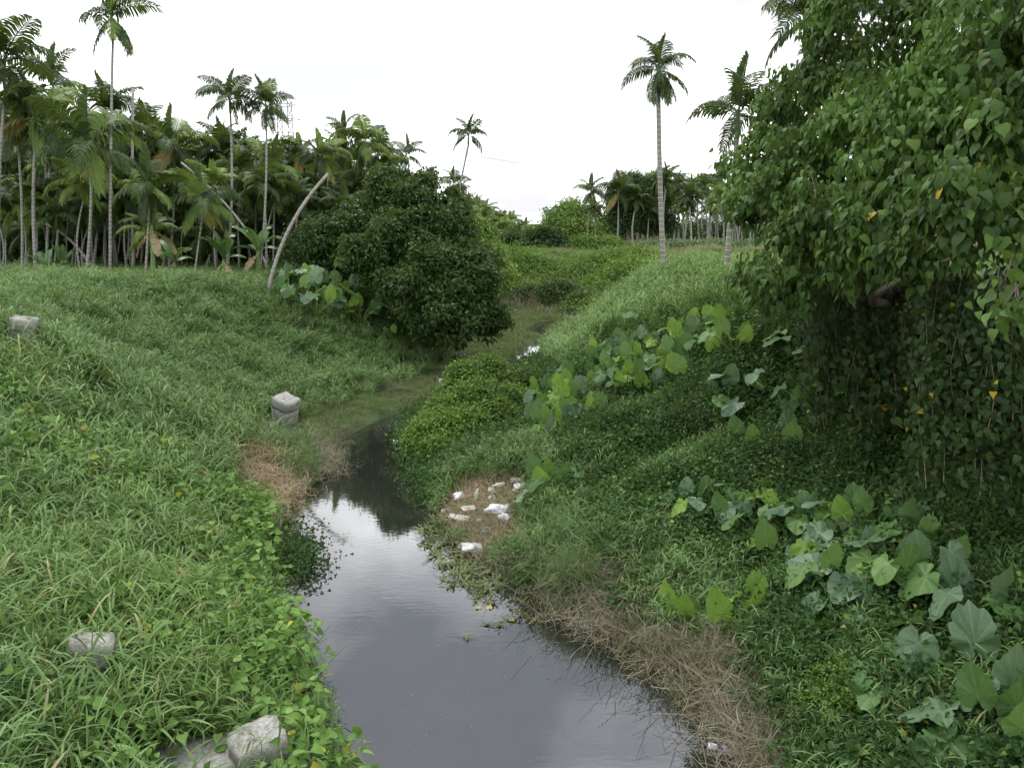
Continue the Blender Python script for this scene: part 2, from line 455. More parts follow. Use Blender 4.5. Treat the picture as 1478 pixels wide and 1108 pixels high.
# ------------------------------------------------------------------ mesh helpers
def mesh_np(name, V, Ftri, mat=None, rnd=None, uv=None, smooth=False):
    V = np.asarray(V, np.float32)
    Ftri = np.asarray(Ftri, np.int32)
    k = Ftri.shape[1]
    me = bpy.data.meshes.new(name)
    me.vertices.add(len(V))
    me.vertices.foreach_set('co', V.ravel())
    me.loops.add(Ftri.size)
    me.loops.foreach_set('vertex_index', Ftri.ravel())
    me.polygons.add(len(Ftri))
    me.polygons.foreach_set('loop_start', np.arange(0, Ftri.size, k, dtype=np.int32))
    me.polygons.foreach_set('loop_total', np.full(len(Ftri), k, dtype=np.int32))
    if smooth:
        me.polygons.foreach_set('use_smooth', np.ones(len(Ftri), bool))
    me.update(calc_edges=True)
    if rnd is not None:
        a = me.attributes.new('rnd', 'FLOAT', 'POINT')
        a.data.foreach_set('value', np.asarray(rnd, np.float32))
    if uv is not None:
        l = me.uv_layers.new(name='UVMap')
        l.data.foreach_set('uv', np.asarray(uv, np.float32)[Ftri.ravel()].ravel())
    if mat:
        me.materials.append(M[mat])
    return me
class MB:
    """collects triangles"""
    def __init__(s):
        s.v, s.f, s.r, s.n = [], [], [], 0
    def add(s, V, Fc, rnd=None):
        V = np.asarray(V, float).reshape(-1, 3)
        Fc = np.asarray(Fc, int).reshape(-1, 3)
        s.v.append(V)
        s.f.append(Fc + s.n)
        s.r.append(np.full(len(V), random.random() if rnd is None else rnd))
        s.n += len(V)
    def strip(s, L, Rr, rnd=None):
        """ribbon between two polylines"""
        L, Rr = np.asarray(L, float), np.asarray(Rr, float)
        n = len(L)
        V = np.empty((2 * n, 3))
        V[0::2], V[1::2] = L, Rr
        f = []
        for i in range(n - 1):
            f += [(2 * i, 2 * i + 1, 2 * i + 3), (2 * i, 2 * i + 3, 2 * i + 2)]
        s.add(V, f, rnd)
    def tube(s, pts, rad, sides=6, rnd=None, cap=True):
        pts = np.asarray(pts, float)
        n = len(pts)
        rad = np.broadcast_to(np.asarray(rad, float), (n,))
        V = np.empty((n, sides, 3))
        tan = np.gradient(pts, axis=0)
        tan /= np.linalg.norm(tan, axis=1)[:, None] + 1e-9
        ref = np.array([0, 1.0, 0]) if abs(tan[0][1]) < .9 else np.array([1.0, 0, 0])
        u = np.cross(tan[0], ref)
        u /= np.linalg.norm(u)
        for i in range(n):
            u = u - tan[i] * np.dot(u, tan[i])
            u /= np.linalg.norm(u) + 1e-9
            w_ = np.cross(tan[i], u)
            a = np.arange(sides) * 2 * math.pi / sides
            V[i] = pts[i] + rad[i] * (np.cos(a)[:, None] * u + np.sin(a)[:, None] * w_)
        V = V.reshape(-1, 3)
        f = []
        for i in range(n - 1):
            for j in range(sides):
                a, b = i * sides + j, i * sides + (j + 1) % sides
                f += [(a, b, b + sides), (a, b + sides, a + sides)]
        if cap:
            V = np.vstack([V, pts[0], pts[-1]])
            for j in range(sides):
                f.append((n * sides, (j + 1) % sides, j))
                f.append((n * sides + 1, (n - 1) * sides + j, (n - 1) * sides + (j + 1) % sides))
        s.add(V, f, rnd)
    def mesh(s, name, mat, smooth=False, uv=None):
        return mesh_np(name, np.vstack(s.v), np.vstack(s.f), mat, np.concatenate(s.r), uv, smooth)
def link(name, data, parent=None, loc=None, rot=None, scl=None):
    o = bpy.data.objects.new(name, data)
    COL.objects.link(o)
    if parent is not None:
        o.parent = parent
    if loc is not None:
        o.location = loc
    if rot is not None:
        o.rotation_euler = rot
    if scl is not None:
        o.scale = scl if hasattr(scl, '__len__') else (scl,) * 3
    return o
def tag(o, label=None, cat=None, group=None, kind=None):
    for k, v in (('label', label), ('category', cat), ('group', group), ('kind', kind)):
        if v:
            o[k] = v
    return o
def thing(name, label, cat, loc, rz=0, group=None):
    o = bpy.data.objects.new(name, None)
    COL.objects.link(o)
    o.empty_display_size = .2
    o.location = [float(q) for q in loc]
    o.rotation_euler = (0, 0, rz)
    return tag(o, label, cat, group)
def norm(a):
    return a / (np.linalg.norm(a, axis=-1, keepdims=True) + 1e-9)

# leaf templates: x across, y along, z up
T_DIAMOND = (np.array([[0, 0, 0], [.27, .42, .09], [0, 1, -.10], [-.27, .42, .09]]), np.array([[0, 1, 2], [0, 2, 3]]))
def heart_t(w=1.0, fold=.1, curl=.25, tip=1.08):
    o = [(0, 0), (.20, -.07), (.38, .02), (.42, .22), (.33, .50), (.15, .80)]
    V_ = [(x * w, y, fold * x * 2 - curl * y * y) for x, y in o] + [(0, tip, -curl * tip * tip * 1.25)]
    V_ += [(-x * w, y, fold * x * 2 - curl * y * y) for x, y in o[:0:-1]] + [(0, .38, -curl * .14)]
    n = len(V_) - 1
    return np.array(V_), np.array([(i, (i + 1) % n, n) for i in range(n)])
T_HEART6 = heart_t()
T_HEARTS = [heart_t(.95, .10, .22), heart_t(.74, .22, .38, 1.15), heart_t(1.05, -.06, .12, 1.0)]
_hx = [0, .20, .38, .47, .45, .36, .22, .08]
_hy = [.0, -.10, -.06, .12, .34, .56, .76, .92]
_V = [[x, y, -.22 * x * x - .14 * y * y] for x, y in zip(_hx, _hy)]
_V += [[0, 1.12, -.26]] + [[-x, y, -.22 * x * x - .14 * y * y] for x, y in list(zip(_hx, _hy))[1:][::-1]]
_V += [[0, .25, .03], [0, .6, -.03]]
_n = len(_V) - 2
_FF = []
for i in range(_n):
    j = (i + 1) % _n
    c = _n if (_V[i][1] + _V[j][1]) / 2 < .42 else _n + 1
    _FF.append((i, j, c))
_FF += [(3, 4, _n), (_n, 4, _n + 1), (4, 3, _n)][1:2] + [(_n, _n + 1, 12)]
T_HEART = (np.array(_V), np.array(_FF))
T_OVAL = (np.array([[0, 0, 0], [.2, .25, .05], [.24, .55, .05], [0, 1, -.08], [-.24, .55, .05], [-.2, .25, .05], [0, .45, 0]]),
          np.array([[0, 1, 6], [1, 2, 6], [2, 3, 6], [3, 4, 6], [4, 5, 6], [5, 0, 6]]))
def leaf_mass(C, A, N, S, T, rnd=None):
    """place template T at centres C, along axis A, face normal N, size S -> V, F, rnd"""
    TV, TF = T
    A = norm(A)
    X = norm(np.cross(A, N))
    Z = np.cross(X, A)
    n, k = len(C), len(TV)
    V = (C[:, None, :] + S[:, None, None] * (TV[None, :, 0, None] * X[:, None, :] + TV[None, :, 1, None] * A[:, None, :] + TV[None, :, 2, None] * Z[:, None, :]))
    Fc = TF[None] + (np.arange(n) * k)[:, None, None]
    r = np.repeat(rng.random(n) if rnd is None else rnd, k)
    return V.reshape(-1, 3), Fc.reshape(-1, 3), r
def lobes_points(lobes, n, shell=(.72, 1.04), cut_z=None, lump=.22, seed=0, hollow=0):
    """clump centres spread over the shells of overlapping ellipsoids; returns P, outward normals"""
    L = np.array(lobes, float)
    if L.shape[1] == 4:
        L = np.column_stack([L, L[:, 3], L[:, 3]])
    wgt = L[:, 3] * L[:, 4] + L[:, 4] * L[:, 5] + L[:, 3] * L[:, 5]
    idx = rng.choice(len(L), n, p=wgt / wgt.sum())
    d = norm(rng.normal(size=(n, 3)))
    q = L[idx]
    ph = seed * 1.7
    lum = 1 + lump * (np.sin(d[:, 0] * 6 + idx * 2.1 + ph) * np.sin(d[:, 1] * 5.3 + idx) + np.sin(d[:, 2] * 7 + idx * 1.3 + ph) * .6)
    rr = rng.uniform(shell[0], shell[1], n) * lum
    P = q[:, :3] + d * rr[:, None] * q[:, 3:6]
    if hollow:
        sc_ = hollow
        g = np.sin(P[:, 0] * sc_ + 1.3) * np.sin(P[:, 1] * sc_ * .9 + .4) + np.sin(P[:, 2] * sc_ * 1.25 + P[:, 0] * sc_ * .5)
        rr = np.where(g < -.25, rr * rng.uniform(.55, .8, n), rr)
        P = q[:, :3] + d * rr[:, None] * q[:, 3:6]
    keep = np.ones(n, bool)
    for i in range(len(L)):
        e = np.linalg.norm((P - L[i, :3]) / L[i, 3:6], axis=1)
        keep &= (e > .66) | (idx == i)
    if cut_z is not None:
        keep &= P[:, 2] > cut_z
    return P[keep], norm(d / q[:, 3:6])[keep]
def foliage(lobes, n, per, size, T, droop=.5, spread=.22, shell=(.72, 1.04), cut_z=None, lump=.22, seed=0, sj=.35, hollow=0):
    P, Nn = lobes_points(lobes, n, shell, cut_z, lump, seed, hollow)
    m = len(P)
    C = np.repeat(P, per, 0)
    No = np.repeat(Nn, per, 0)
    cr = np.repeat(rng.random(m), per)
    off = rng.normal(size=C.shape) * spread
    off[:, 2] *= .6
    C = C + off
    A = No * .6 + norm(rng.normal(size=C.shape)) * .9
    A[:, 2] -= droop
    Nl = No * .5 + rng.normal(size=C.shape) * .35
    Nl[:, 2] += .9
    S = size * (1 + rng.uniform(-sj, sj, len(C)))
    r = np.clip(cr * .6 + rng.random(len(C)) * .4, 0, .999)
    return leaf_mass(C, A, Nl, S, T, r)

# ================================================================== SETTING
# ------------------------------------------------------------------ ground
def axis(a, b, step, lo, hi):
    mid = np.arange(a, b + 1e-6, step)
    up, dn = [], []
    x, s = b, step
    while x < hi:
        s *= 1.14
        x += s
        up.append(x)
    x, s = a, step
    while x > lo:
        s *= 1.14
        x -= s
        dn.append(x)
    return np.array(dn[::-1] + list(mid) + up)
xs = axis(-13, 13, .2, -1500, 1500)
ys = axis(1, 58, .2, -60, 2200)
GX, GY = np.meshgrid(xs, ys)
GZ = H(GX, GY).reshape(GX.shape)
V = np.column_stack([GX.ravel(), GY.ravel(), GZ.ravel()])
ny, nx = GX.shape
I = np.arange(ny * nx).reshape(ny, nx)
Q = np.column_stack([I[:-1, :-1].ravel(), I[:-1, 1:].ravel(), I[1:, 1:].ravel(), I[1:, :-1].ravel()])
ground = link('ground', mesh_np('ground', V, Q, 'soil', smooth=True))
tag(ground, 'dark soil of the two banks and the fields behind them', 'ground', kind='structure')

# ------------------------------------------------------------------ water: one sheet, clipped to the channel's surroundings
xs2, ys2 = np.arange(-9, 15.1, 1.0), np.arange(-14, 62.1, 1.0)
GX2, GY2 = np.meshgrid(xs2, ys2)
V = np.column_stack([GX2.ravel(), GY2.ravel(), np.zeros(GX2.size)])
I = np.arange(GX2.size).reshape(GX2.shape)
Q = np.column_stack([I[:-1, :-1].ravel(), I[:-1, 1:].ravel(), I[1:, 1:].ravel(), I[1:, :-1].ravel()])
water = link('water', mesh_np('water', V, Q, 'water', smooth=True))
tag(water, 'murky dark stream reflecting the cloudy sky', 'stream', kind='structure')

# ------------------------------------------------------------------ scatter system (uncountable ground plants)
LIB = {}
def lib(key, meshes):
    c = bpy.data.collections.new('library_' + key)
    for i, me in enumerate(meshes):
        o = bpy.data.objects.new('%s_%02d' % (key, i), me)
        c.objects.link(o)
    LIB[key] = (c, len(meshes))
def scatter(name, key, P, scl, label, tilt=.18, cat=None, mat_idx=None, rotz=None):
    P = np.asarray(P)
    n = len(P)
    me = bpy.data.meshes.new(name)
    me.vertices.add(n)
    me.vertices.foreach_set('co', P.astype(np.float32).ravel())
    rot = np.column_stack([rng.normal(0, tilt, n), rng.normal(0, tilt, n), rng.uniform(0, 6.283, n) if rotz is None else rotz])
    a = me.attributes.new('rot', 'FLOAT_VECTOR', 'POINT')
    a.data.foreach_set('vector', rot.astype(np.float32).ravel())
    a = me.attributes.new('scl', 'FLOAT', 'POINT')
    a.data.foreach_set('value', np.asarray(scl, np.float32))
    c, k = LIB[key]
    a = me.attributes.new('pick', 'INT', 'POINT')
    a.data.foreach_set('value', rng.integers(0, k, n).astype(np.int32))
    o = link(name, me)
    ng = bpy.data.node_groups.new('scatter_' + name, 'GeometryNodeTree')
    ng.interface.new_socket('Geometry', in_out='INPUT', socket_type='NodeSocketGeometry')
    ng.interface.new_socket('Geometry', in_out='OUTPUT', socket_type='NodeSocketGeometry')
    gi = ng.nodes.new('NodeGroupInput')
    go = ng.nodes.new('NodeGroupOutput')
    ip = ng.nodes.new('GeometryNodeInstanceOnPoints')
    ci = ng.nodes.new('GeometryNodeCollectionInfo')
    ci.inputs['Collection'].default_value = c
    ci.inputs['Separate Children'].default_value = True
    ci.inputs['Reset Children'].default_value = True
    def na(nm, ty):
        x = ng.nodes.new('GeometryNodeInputNamedAttribute')
        x.data_type = ty
        x.inputs['Name'].default_value = nm
        return x.outputs['Attribute']
    er = ng.nodes.new('FunctionNodeEulerToRotation')
    ng.links.new(na('rot', 'FLOAT_VECTOR'), er.inputs[0])
    ng.links.new(gi.outputs[0], ip.inputs['Points'])
    ng.links.new(ci.outputs[0], ip.inputs['Instance'])
    ip.inputs['Pick Instance'].default_value = True
    ng.links.new(na('pick', 'INT'), ip.inputs['Instance Index'])
    ng.links.new(er.outputs[0], ip.inputs['Rotation'])
    ng.links.new(na('scl', 'FLOAT'), ip.inputs['Scale'])
    ng.links.new(ip.outputs[0], go.inputs[0])
    md = o.modifiers.new('scatter', 'NODES')
    md.node_group = ng
    tag(o, label, cat or 'grass', kind='stuff')
    return o
def blade(mb, p0, az, el, L, wd, bend, seg=4, rnd=None):
    """one arching blade"""
    t = np.linspace(0, 1, seg + 1)
    ang = el - bend * t ** 1.3
    ds = L / seg
    ca, sa = math.cos(az), math.sin(az)
    hx = np.concatenate([[0], np.cumsum(np.cos(ang[:-1]) * ds)])
    hz = np.concatenate([[0], np.cumsum(np.sin(ang[:-1]) * ds)])
    c = np.column_stack([p0[0] + hx * ca, p0[1] + hx * sa, p0[2] + hz])
    ww = wd * np.array([.55, 1, .95, .65, .03][:seg + 1] if seg == 4 else np.interp(t, [0, .3, 1], [.6, 1, .03]))
    side = np.array([-sa, ca, 0])
    mb.strip(c - side * ww[:, None] / 2, c + side * ww[:, None] / 2, rnd)
def tuft_para(nst, hgt, mat, wd=.016, leafL=.26):
    mb = MB()
    for i in range(nst):
        a = random.uniform(0, 6.28)
        r0 = random.uniform(0, .12)
        p = np.array([r0 * math.cos(a), r0 * math.sin(a), 0])
        la = random.uniform(0, 6.28)
        lean = random.uniform(.1, .6)
        h = hgt * random.uniform(.6, 1.1)
        t = np.linspace(0, 1, 5)
        bx = lean * h * t ** 1.6
        pts = np.column_stack([p[0] + bx * math.cos(la), p[1] + bx * math.sin(la), h * t * (1 - .15 * lean * t)])
        sd_ = np.array([-math.sin(la), math.cos(la), 0]) * .0022
        mb.strip(pts - sd_, pts + sd_)
        nl = random.randint(4, 6)
        for k in range(nl):
            tt = .25 + .75 * k / (nl - 1)
            q = np.array([np.interp(tt, t, pts[:, j]) for j in range(3)])
            blade(mb, q, random.uniform(0, 6.28), random.uniform(.5, 1.25), leafL * random.uniform(.6, 1.2), wd * random.uniform(.7, 1.2), random.uniform(.9, 2.2), 4)
    return mb.mesh('tuft', mat)
def tuft_blades(n, hgt, mat, wd=.01, spread=.14, el=(.9, 1.5), bend=(.4, 1.6), seg=4):
    mb = MB()
    for i in range(n):
        a = random.uniform(0, 6.28)
        r0 = spread * math.sqrt(random.random())
        blade(mb, (r0 * math.cos(a), r0 * math.sin(a), 0), random.uniform(0, 6.28), random.uniform(*el), hgt * random.uniform(.55, 1.15), wd * random.uniform(.7, 1.3), random.uniform(*bend), seg)
    return mb.mesh('tuft', mat)
def tuft_leaves(n, size, mat, T, hgt=.2, spread=.2, tilt=.5):
    C = np.column_stack([rng.normal(0, spread, n), rng.normal(0, spread, n), rng.uniform(.02, 1, n) ** .7 * hgt])
    A = rng.normal(size=(n, 3))
    A[:, 2] = rng.normal(-.15, .4, n)
    N = rng.normal(size=(n, 3)) * tilt
    N[:, 2] += 1
    v, f, r = leaf_mass(C, A, N, size * rng.uniform(.6, 1.3, n), T)
    return mesh_np('clump', v, f, mat, r)
def tuft_straw(n, L, mat, hgt=.12, wd=.006, spread=.25):
    mb = MB()
    for i in range(n):
        blade(mb, (random.gauss(0, spread), random.gauss(0, spread), random.uniform(0, hgt)), random.uniform(0, 6.28), random.uniform(-.15, .7), L * random.uniform(.5, 1.3), wd * random.uniform(.6, 1.4), random.uniform(-.3, 1.3), 4)
    return mb.mesh('straw', mat)
lib('para', [tuft_para(6, random.uniform(.45, .8), 'para', .021, .36) for i in range(9)])
def tuft_stem():
    mb = MB()
    for i in range(2):
        a, l = random.uniform(0, 6.28), random.uniform(.8, 1.3)
        t = np.linspace(0, 1, 7)
        x = l * t * .55
        q = np.column_stack([x * math.cos(a), x * math.sin(a), l * (t * .9 - .25 * t * t)])
        mb.tube(q, .0035, 4, .9, cap=False)
        for k in range(2, 7):
            blade(mb, q[k], a + random.uniform(-1, 1), random.uniform(.2, 1.1), random.uniform(.18, .36), .012, random.uniform(.6, 1.6), 4, random.uniform(.5, .95))
    return mb.mesh('stem', 'para')
lib('stem', [tuft_stem() for i in range(5)])
lib('meadow', [tuft_para(8, random.uniform(.34, .5), 'meadow', .018, .26) for i in range(6)])
lib('short', [tuft_blades(26, .17, 'toe', .007, .16) for i in range(5)])
lib('cane', [tuft_para(8, random.uniform(.8, 1.05), 'cane', .03, .42) for i in range(4)] + [tuft_blades(26, .95, 'cane', .022, .2, (1.1, 1.55), (.3, 1.5)) for i in range(5)])
lib('reed', [tuft_blades(55, .95, 'meadow', .009, .13, (.9, 1.55), (1.2, 2.4), 4) for i in range(4)])
lib('tan', [tuft_blades(24, .5, 'tan', .016, .25, (1.0, 1.55), (.2, 1.0)) for i in range(3)])
lib('straw', [tuft_straw(40, .34, 'straw') for i in range(5)])
lib('rust', [tuft_straw(50, .4, 'rust_straw', .15) for i in range(4)])
lib('creeper', [tuft_leaves(56, .046, 'creeper', T_HEART6, .24, .17, .9) for i in range(6)])
lib('herb', [tuft_leaves(22, .075, 'herb', T_HEART6, .42, .14) for i in range(5)])
lib('farcreeper', [tuft_leaves(60, .15, 'far', T_DIAMOND, .6, .45) for i in range(5)])
lib('fargrass', [tuft_blades(30, .5, 'cane', .03, .45, (.9, 1.5), (.4, 1.6), 3) for i in range(4)])
lib('fargreen', [tuft_blades(30, .36, 'meadow', .022, .4, (.9, 1.5), (.4, 1.6), 3) for i in range(4)])

POSTS_ = []
def candidates(x0, x1, y0, y1, n, margin=60):
    x = rng.uniform(x0, x1, n)
    y = rng.uniform(y0, y1, n)
    z = H(x, y)
    P = np.column_stack([x, y, z])
    u, v, dep = project(P)
    k = (dep > 1.2) & (u > -margin) & (u < 1478 + margin) & (v > -200) & (v < 1108 + 170)
    if len(POSTS_) and y0 < 25:
        for (a, b), rr in zip(POSTS_[0], POSTS_[1]):
            k &= (np.hypot(P[:, 0] - a, (P[:, 1] - b + rr * .6) * .8) > rr)
    P, u, v = P[k], u[k], v[k]
    d, q = poly_sdf(P[:, 0], P[:, 1])
    xm = np.interp(P[:, 1], [-12, 7, 12, 18, 22, 26, 32, 36, 60], [0, .3, -.6, -3.6, -3.6, -2.5, -.4, .2, .2])
    left = P[:, 0] < xm
    return P, u, v, d, left
def inpoly(u, v, poly):
    poly = np.array(poly, float)
    ins = np.zeros(len(u), bool)
    n = len(poly)
    for i in range(n):
        ax, ay = poly[i]
        bx, by = poly[(i + 1) % n]
        ins ^= ((ay > v) != (by > v)) & (u < (bx - ax) * (v - ay) / ((by - ay) or 1e-9) + ax)
    return ins
POSTS = [(408, 614, .62), (108, 1030, .42), (385, 1122, .5), (30, 496, .6), (300, 1112, .4)]
POSTXY = np.array([hit(a, b)[:2] for a, b, c in POSTS])
# bare patches left for things, in pixels on the ground
TRASH = [(628, 752), (655, 705), (700, 690), (760, 690), (770, 730), (745, 800), (690, 800)]
STRAWL = [(325, 655), (380, 655), (425, 705), (410, 760), (380, 765), (350, 720)]

def keep(m, *arr):
    return [a[m] for a in arr]
POSTS_ = [POSTXY, [.8, .26, .3, .35, .5]]
# --- left bank, near: lush tall grass
P, u, v, d, left = candidates(-13, 0, 1.5, 21, 52000)
m = left & (d > -.05) & ~inpoly(u, v, STRAWL)
m &= rng.random(len(P)) < np.clip(1.0 - (P[:, 1] - 9) / 11, .0, 1) * np.where(fbm(P[:, 0] * 1.4, P[:, 1] * 1.4, 70) > .42, .42, .14)
scatter('lush_grass', 'para', P[m], rng.uniform(.7, 1.2, m.sum()) * np.clip(.32 + d[m] * .45, .34, 1), 'lush tall bright green grass covering the near bank beside the stream', .22)
m = left & (d > .3) & (P[:, 1] < 13) & (rng.random(len(P)) < .03)
scatter('long_grass_stems', 'stem', P[m], rng.uniform(.7, 1.2, m.sum()), 'long pale grass stems leaning out of the near bank', .5)
m = left & (d > .2) & (fbm(P[:, 0] * .8, P[:, 1] * .8, 40) > .40) & (P[:, 1] < 15) & (rng.random(len(P)) < .17)
scatter('broadleaf_weeds', 'herb', P[m], rng.uniform(.9, 1.6, m.sum()), 'bright heart-leaved weeds mixed into the near grass bank', .25, 'weeds')
# --- left bank, middle
P, u, v, d, left = candidates(-24, -1, 8, 46, 90000)
m = left & (d > .02) & ~inpoly(u, v, STRAWL)
pr = np.clip((P[:, 1] - 8) / 10, 0, 1) * np.where(P[:, 1] < 24, .62, .42)
low = (d < 2.6) & (P[:, 1] > 16)
TAROL = [(395, 385), (470, 388), (535, 440), (560, 490), (500, 480), (430, 470), (395, 440)]
m1 = m & ~(inpoly(u, v, TAROL) & (rng.random(len(P)) < .7)) & (rng.random(len(P)) < pr) & ~(low & ((rng.random(len(P)) < .78) | (d < 1.3)))
scatter('bank_grass', 'meadow', P[m1], rng.uniform(.75, 1.25, m1.sum()) * np.clip(.35 + d[m1] * .4, .4, 1), 'dense green grass covering the sloping bank below the palm grove', .25)
m2 = m & low & (d > .1) & (rng.random(len(P)) < .7)
scatter('short_grass', 'short', P[m2], rng.uniform(.6, 1.1, m2.sum()), 'short olive grass on the flat toe of the palm grove bank', .2)
# creeper patches below the big bush
CRP = [(400, 365), (470, 375), (560, 370), (640, 400), (640, 480), (585, 500), (540, 470), (480, 440), (420, 420), (360, 392)]
m3 = m & inpoly(u, v, CRP) & (rng.random(len(P)) < np.where(inpoly(u, v, TAROL), .3, .9))
scatter('slope_creeper', 'creeper', P[m3] + [0, 0, .18], rng.uniform(1.2, 2.0, m3.sum()), 'leafy creeper draped over the slope beneath the big bush', .4, 'creeper')
# --- plateau under the palms, far left
P, u, v, d, left = candidates(-75, -3, 30, 100, 26000)
m = left & (d > 5) & (rng.random(len(P)) < .6)
scatter('plateau_grass', 'fargreen', P[m], rng.uniform(.8, 1.4, m.sum()), 'green grass on the level ground under the palm grove', .2)
# --- right bank near
P, u, v, d, left = candidates(-4, 11, 3, 24, 76000)
rt = ~left & (d > -.1) & ~inpoly(u, v, TRASH)
dry = (d < .55 + 2.2 * (fbm(P[:, 0] * .9, P[:, 1] * .9, 60) - .5)) & (P[:, 1] < 12.2)
m = rt & dry & (rng.random(len(P)) < .34)
scatter('dry_straw', 'straw', P[m] + [0, 0, .02], rng.uniform(.7, 1.3, m.sum()), 'matted dry straw along the water edge of the shady bank', .35, 'straw')
gp = fbm(P[:, 0] * .55, P[:, 1] * .55, 77)
m = rt & ~dry & (gp > np.where(d > 2.2, .56, .42)) & (d < 5.4) & (rng.random(len(P)) < .36)
scatter('slope_grass', 'meadow', P[m], rng.uniform(.5, .95, m.sum()), 'dull green grass between the taro plants on the shady bank', .3)
m = rt & ~dry & ((gp <= .58) | (d > 4.0)) & (fbm(P[:, 0] * 1.1, P[:, 1] * 1.1, 15) > .36) & (rng.random(len(P)) < .5)
scatter('shade_creeper', 'creeper', P[m], rng.uniform(.9, 1.5, m.sum()), 'small-leaved creeper carpeting the shady bank', .45, 'creeper')
m = rt & (d < 2.2) & (P[:, 1] < 13.5) & (rng.random(len(P)) < .24)
scatter('edge_grass', 'short', P[m], rng.uniform(1.0, 1.9, m.sum()), 'thin short grass growing through the straw at the water edge', .3)
m = rt & (d > .02) & (d < 2.8) & (P[:, 1] > 13.4) & (rng.random(len(P)) < .5)
scatter('spit_grass', 'short', P[m], rng.uniform(1.1, 2.0, m.sum()), 'short grass on the low spit behind the litter', .3)
m = rt & (d > 1.2) & (fbm(P[:, 0] * .7, P[:, 1] * .7, 33) > .56) & (rng.random(len(P)) < .09)
scatter('slope_weeds', 'herb', P[m], rng.uniform(.6, 1.0, m.sum()), 'light green weeds scattered over the shady bank', .3, 'weeds')
m = rt & (d > 1.0) & (fbm(P[:, 0] * 1.3, P[:, 1] * 1.3, 48) > .66) & (rng.random(len(P)) < .2)
scatter('slope_straw', 'straw', P[m], rng.uniform(.6, 1.0, m.sum()), 'patches of dead stalks among the plants of the shady bank', .5, 'straw')
# --- right bank, farther: tall cane grass up to the crest
P, u, v, d, left = candidates(-2, 16, 20, 44, 40000)
CANE = [(775, 520), (800, 480), (850, 440), (900, 420), (960, 395), (1200, 350), (1200, 440), (1050, 462), (960, 480), (880, 510), (820, 545)]
m = ~left & (d > .1) & inpoly(u, v, CANE) & (rng.random(len(P)) < .75)
scatter('cane_grass', 'cane', P[m], rng.uniform(.6, 1.0, m.sum()), 'tall pale green cane grass on the crest in front of the tall palm', .15)
m = ~left & (d > .1) & ~inpoly(u, v, CANE) & (rng.random(len(P)) < .5)
scatter('crest_creeper', 'creeper', P[m], rng.uniform(1.2, 2.0, m.sum()), 'creeper and weeds between the taro below the cane grass', .4, 'creeper')
# --- silted channel and the far bank
P, u, v, d, left = candidates(-9, 16, 26, 62, 36000)
m = (d < .15) & (P[:, 2] > .0) & (rng.random(len(P)) < .75)
scatter('channel_grass', 'short', P[m], rng.uniform(1.0, 1.9, m.sum()), 'green marsh grass filling the silted channel beyond the mound', .2)
P, u, v, d, left = candidates(-20, 34, 38, 90, 42000)
far = (d > .2) & (P[:, 1] > 40 + np.clip(6 - P[:, 0], 0, 8)) & (P[:, 0] > -5)
fn = fbm(P[:, 0] * .25, P[:, 1] * .25, 91)
m = far & (fn > .5) & (d < 11) & (rng.random(len(P)) < .5)
scatter('far_bank_creeper', 'farcreeper', P[m], rng.uniform(.7, 1.5, m.sum()), 'lumpy bright green creeper over the far bank of the bend', .3, 'creeper')
m = far & ((fn <= .52) | (d > 9)) & (rng.random(len(P)) < .42)
scatter('far_bank_grass', 'fargrass', P[m], rng.uniform(.7, 1.2, m.sum()), 'fresh green grass on the far bank of the bend', .2)
P, u, v, d, left = candidates(-10, 70, 55, 140, 30000)
m = (d > 13) & (P[:, 0] > 4) & (rng.random(len(P)) < .65)
scatter('tan_grass', 'tan', P[m], rng.uniform(.9, 1.5, m.sum()), 'dry tan grass along the top of the far field', .2)

# ================================================================== PALMS
def frond_data(mb, e0, bend, L, leafL, droop, npair=32, wd=.056, fold=.35):
    n = 12
    t = np.linspace(0, 1, n)
    ang = e0 - bend * t ** 1.25
    ds = L / (n - 1)
    X = np.concatenate([[0], np.cumsum(np.cos(ang[:-1]) * ds)])
    Z = np.concatenate([[0], np.cumsum(np.sin(ang[:-1]) * ds)])
    mb.tube(np.column_stack([X, np.zeros(n), Z]), np.interp(t, [0, 1], [.022, .004]), 4, cap=False)
    for i in range(npair):
        tt = .14 + .86 * (i + random.uniform(-.2, .2)) / (npair - 1)
        tt = min(max(tt, .1), 1)
        p = np.array([np.interp(tt, t, X), 0, np.interp(tt, t, Z)])
        a = np.interp(tt, t, ang)
        tan = np.array([math.cos(a), 0, math.sin(a)])
        nor = np.array([-math.sin(a), 0, math.cos(a)])
        ll = leafL * (0.55 + .45 * math.sin(math.pi * min(tt * 1.05, 1) ** .8)) * random.uniform(.85, 1.1)
        fw = np.interp(tt, [0, .7, 1], [.45, .75, 1.6])
        for sgn in (-1, 1):
            d0 = np.array([0, sgn, 0]) + tan * fw + nor * (fold + random.uniform(-.12, .12))
            d0 /= np.linalg.norm(d0)
            d1 = d0 + np.array([0, 0, -droop * random.uniform(.6, 1.4)])
            d1 /= np.linalg.norm(d1)
            d2 = d1 + np.array([0, 0, -droop * random.uniform(.5, 1.4)])
            d2 /= np.linalg.norm(d2)
            c1 = p + d0 * ll * .35
            c2 = c1 + d1 * ll * .35
            c3 = c2 + d2 * ll * .3
            s_ = tan * wd * .5
            mb.add([p - s_ * .5, p + s_ * .5, c1 + s_, c1 - s_, c2 + s_ * .9, c2 - s_ * .9, c3], [(0, 1, 2), (0, 2, 3), (3, 2, 4), (3, 4, 5), (5, 4, 6)])
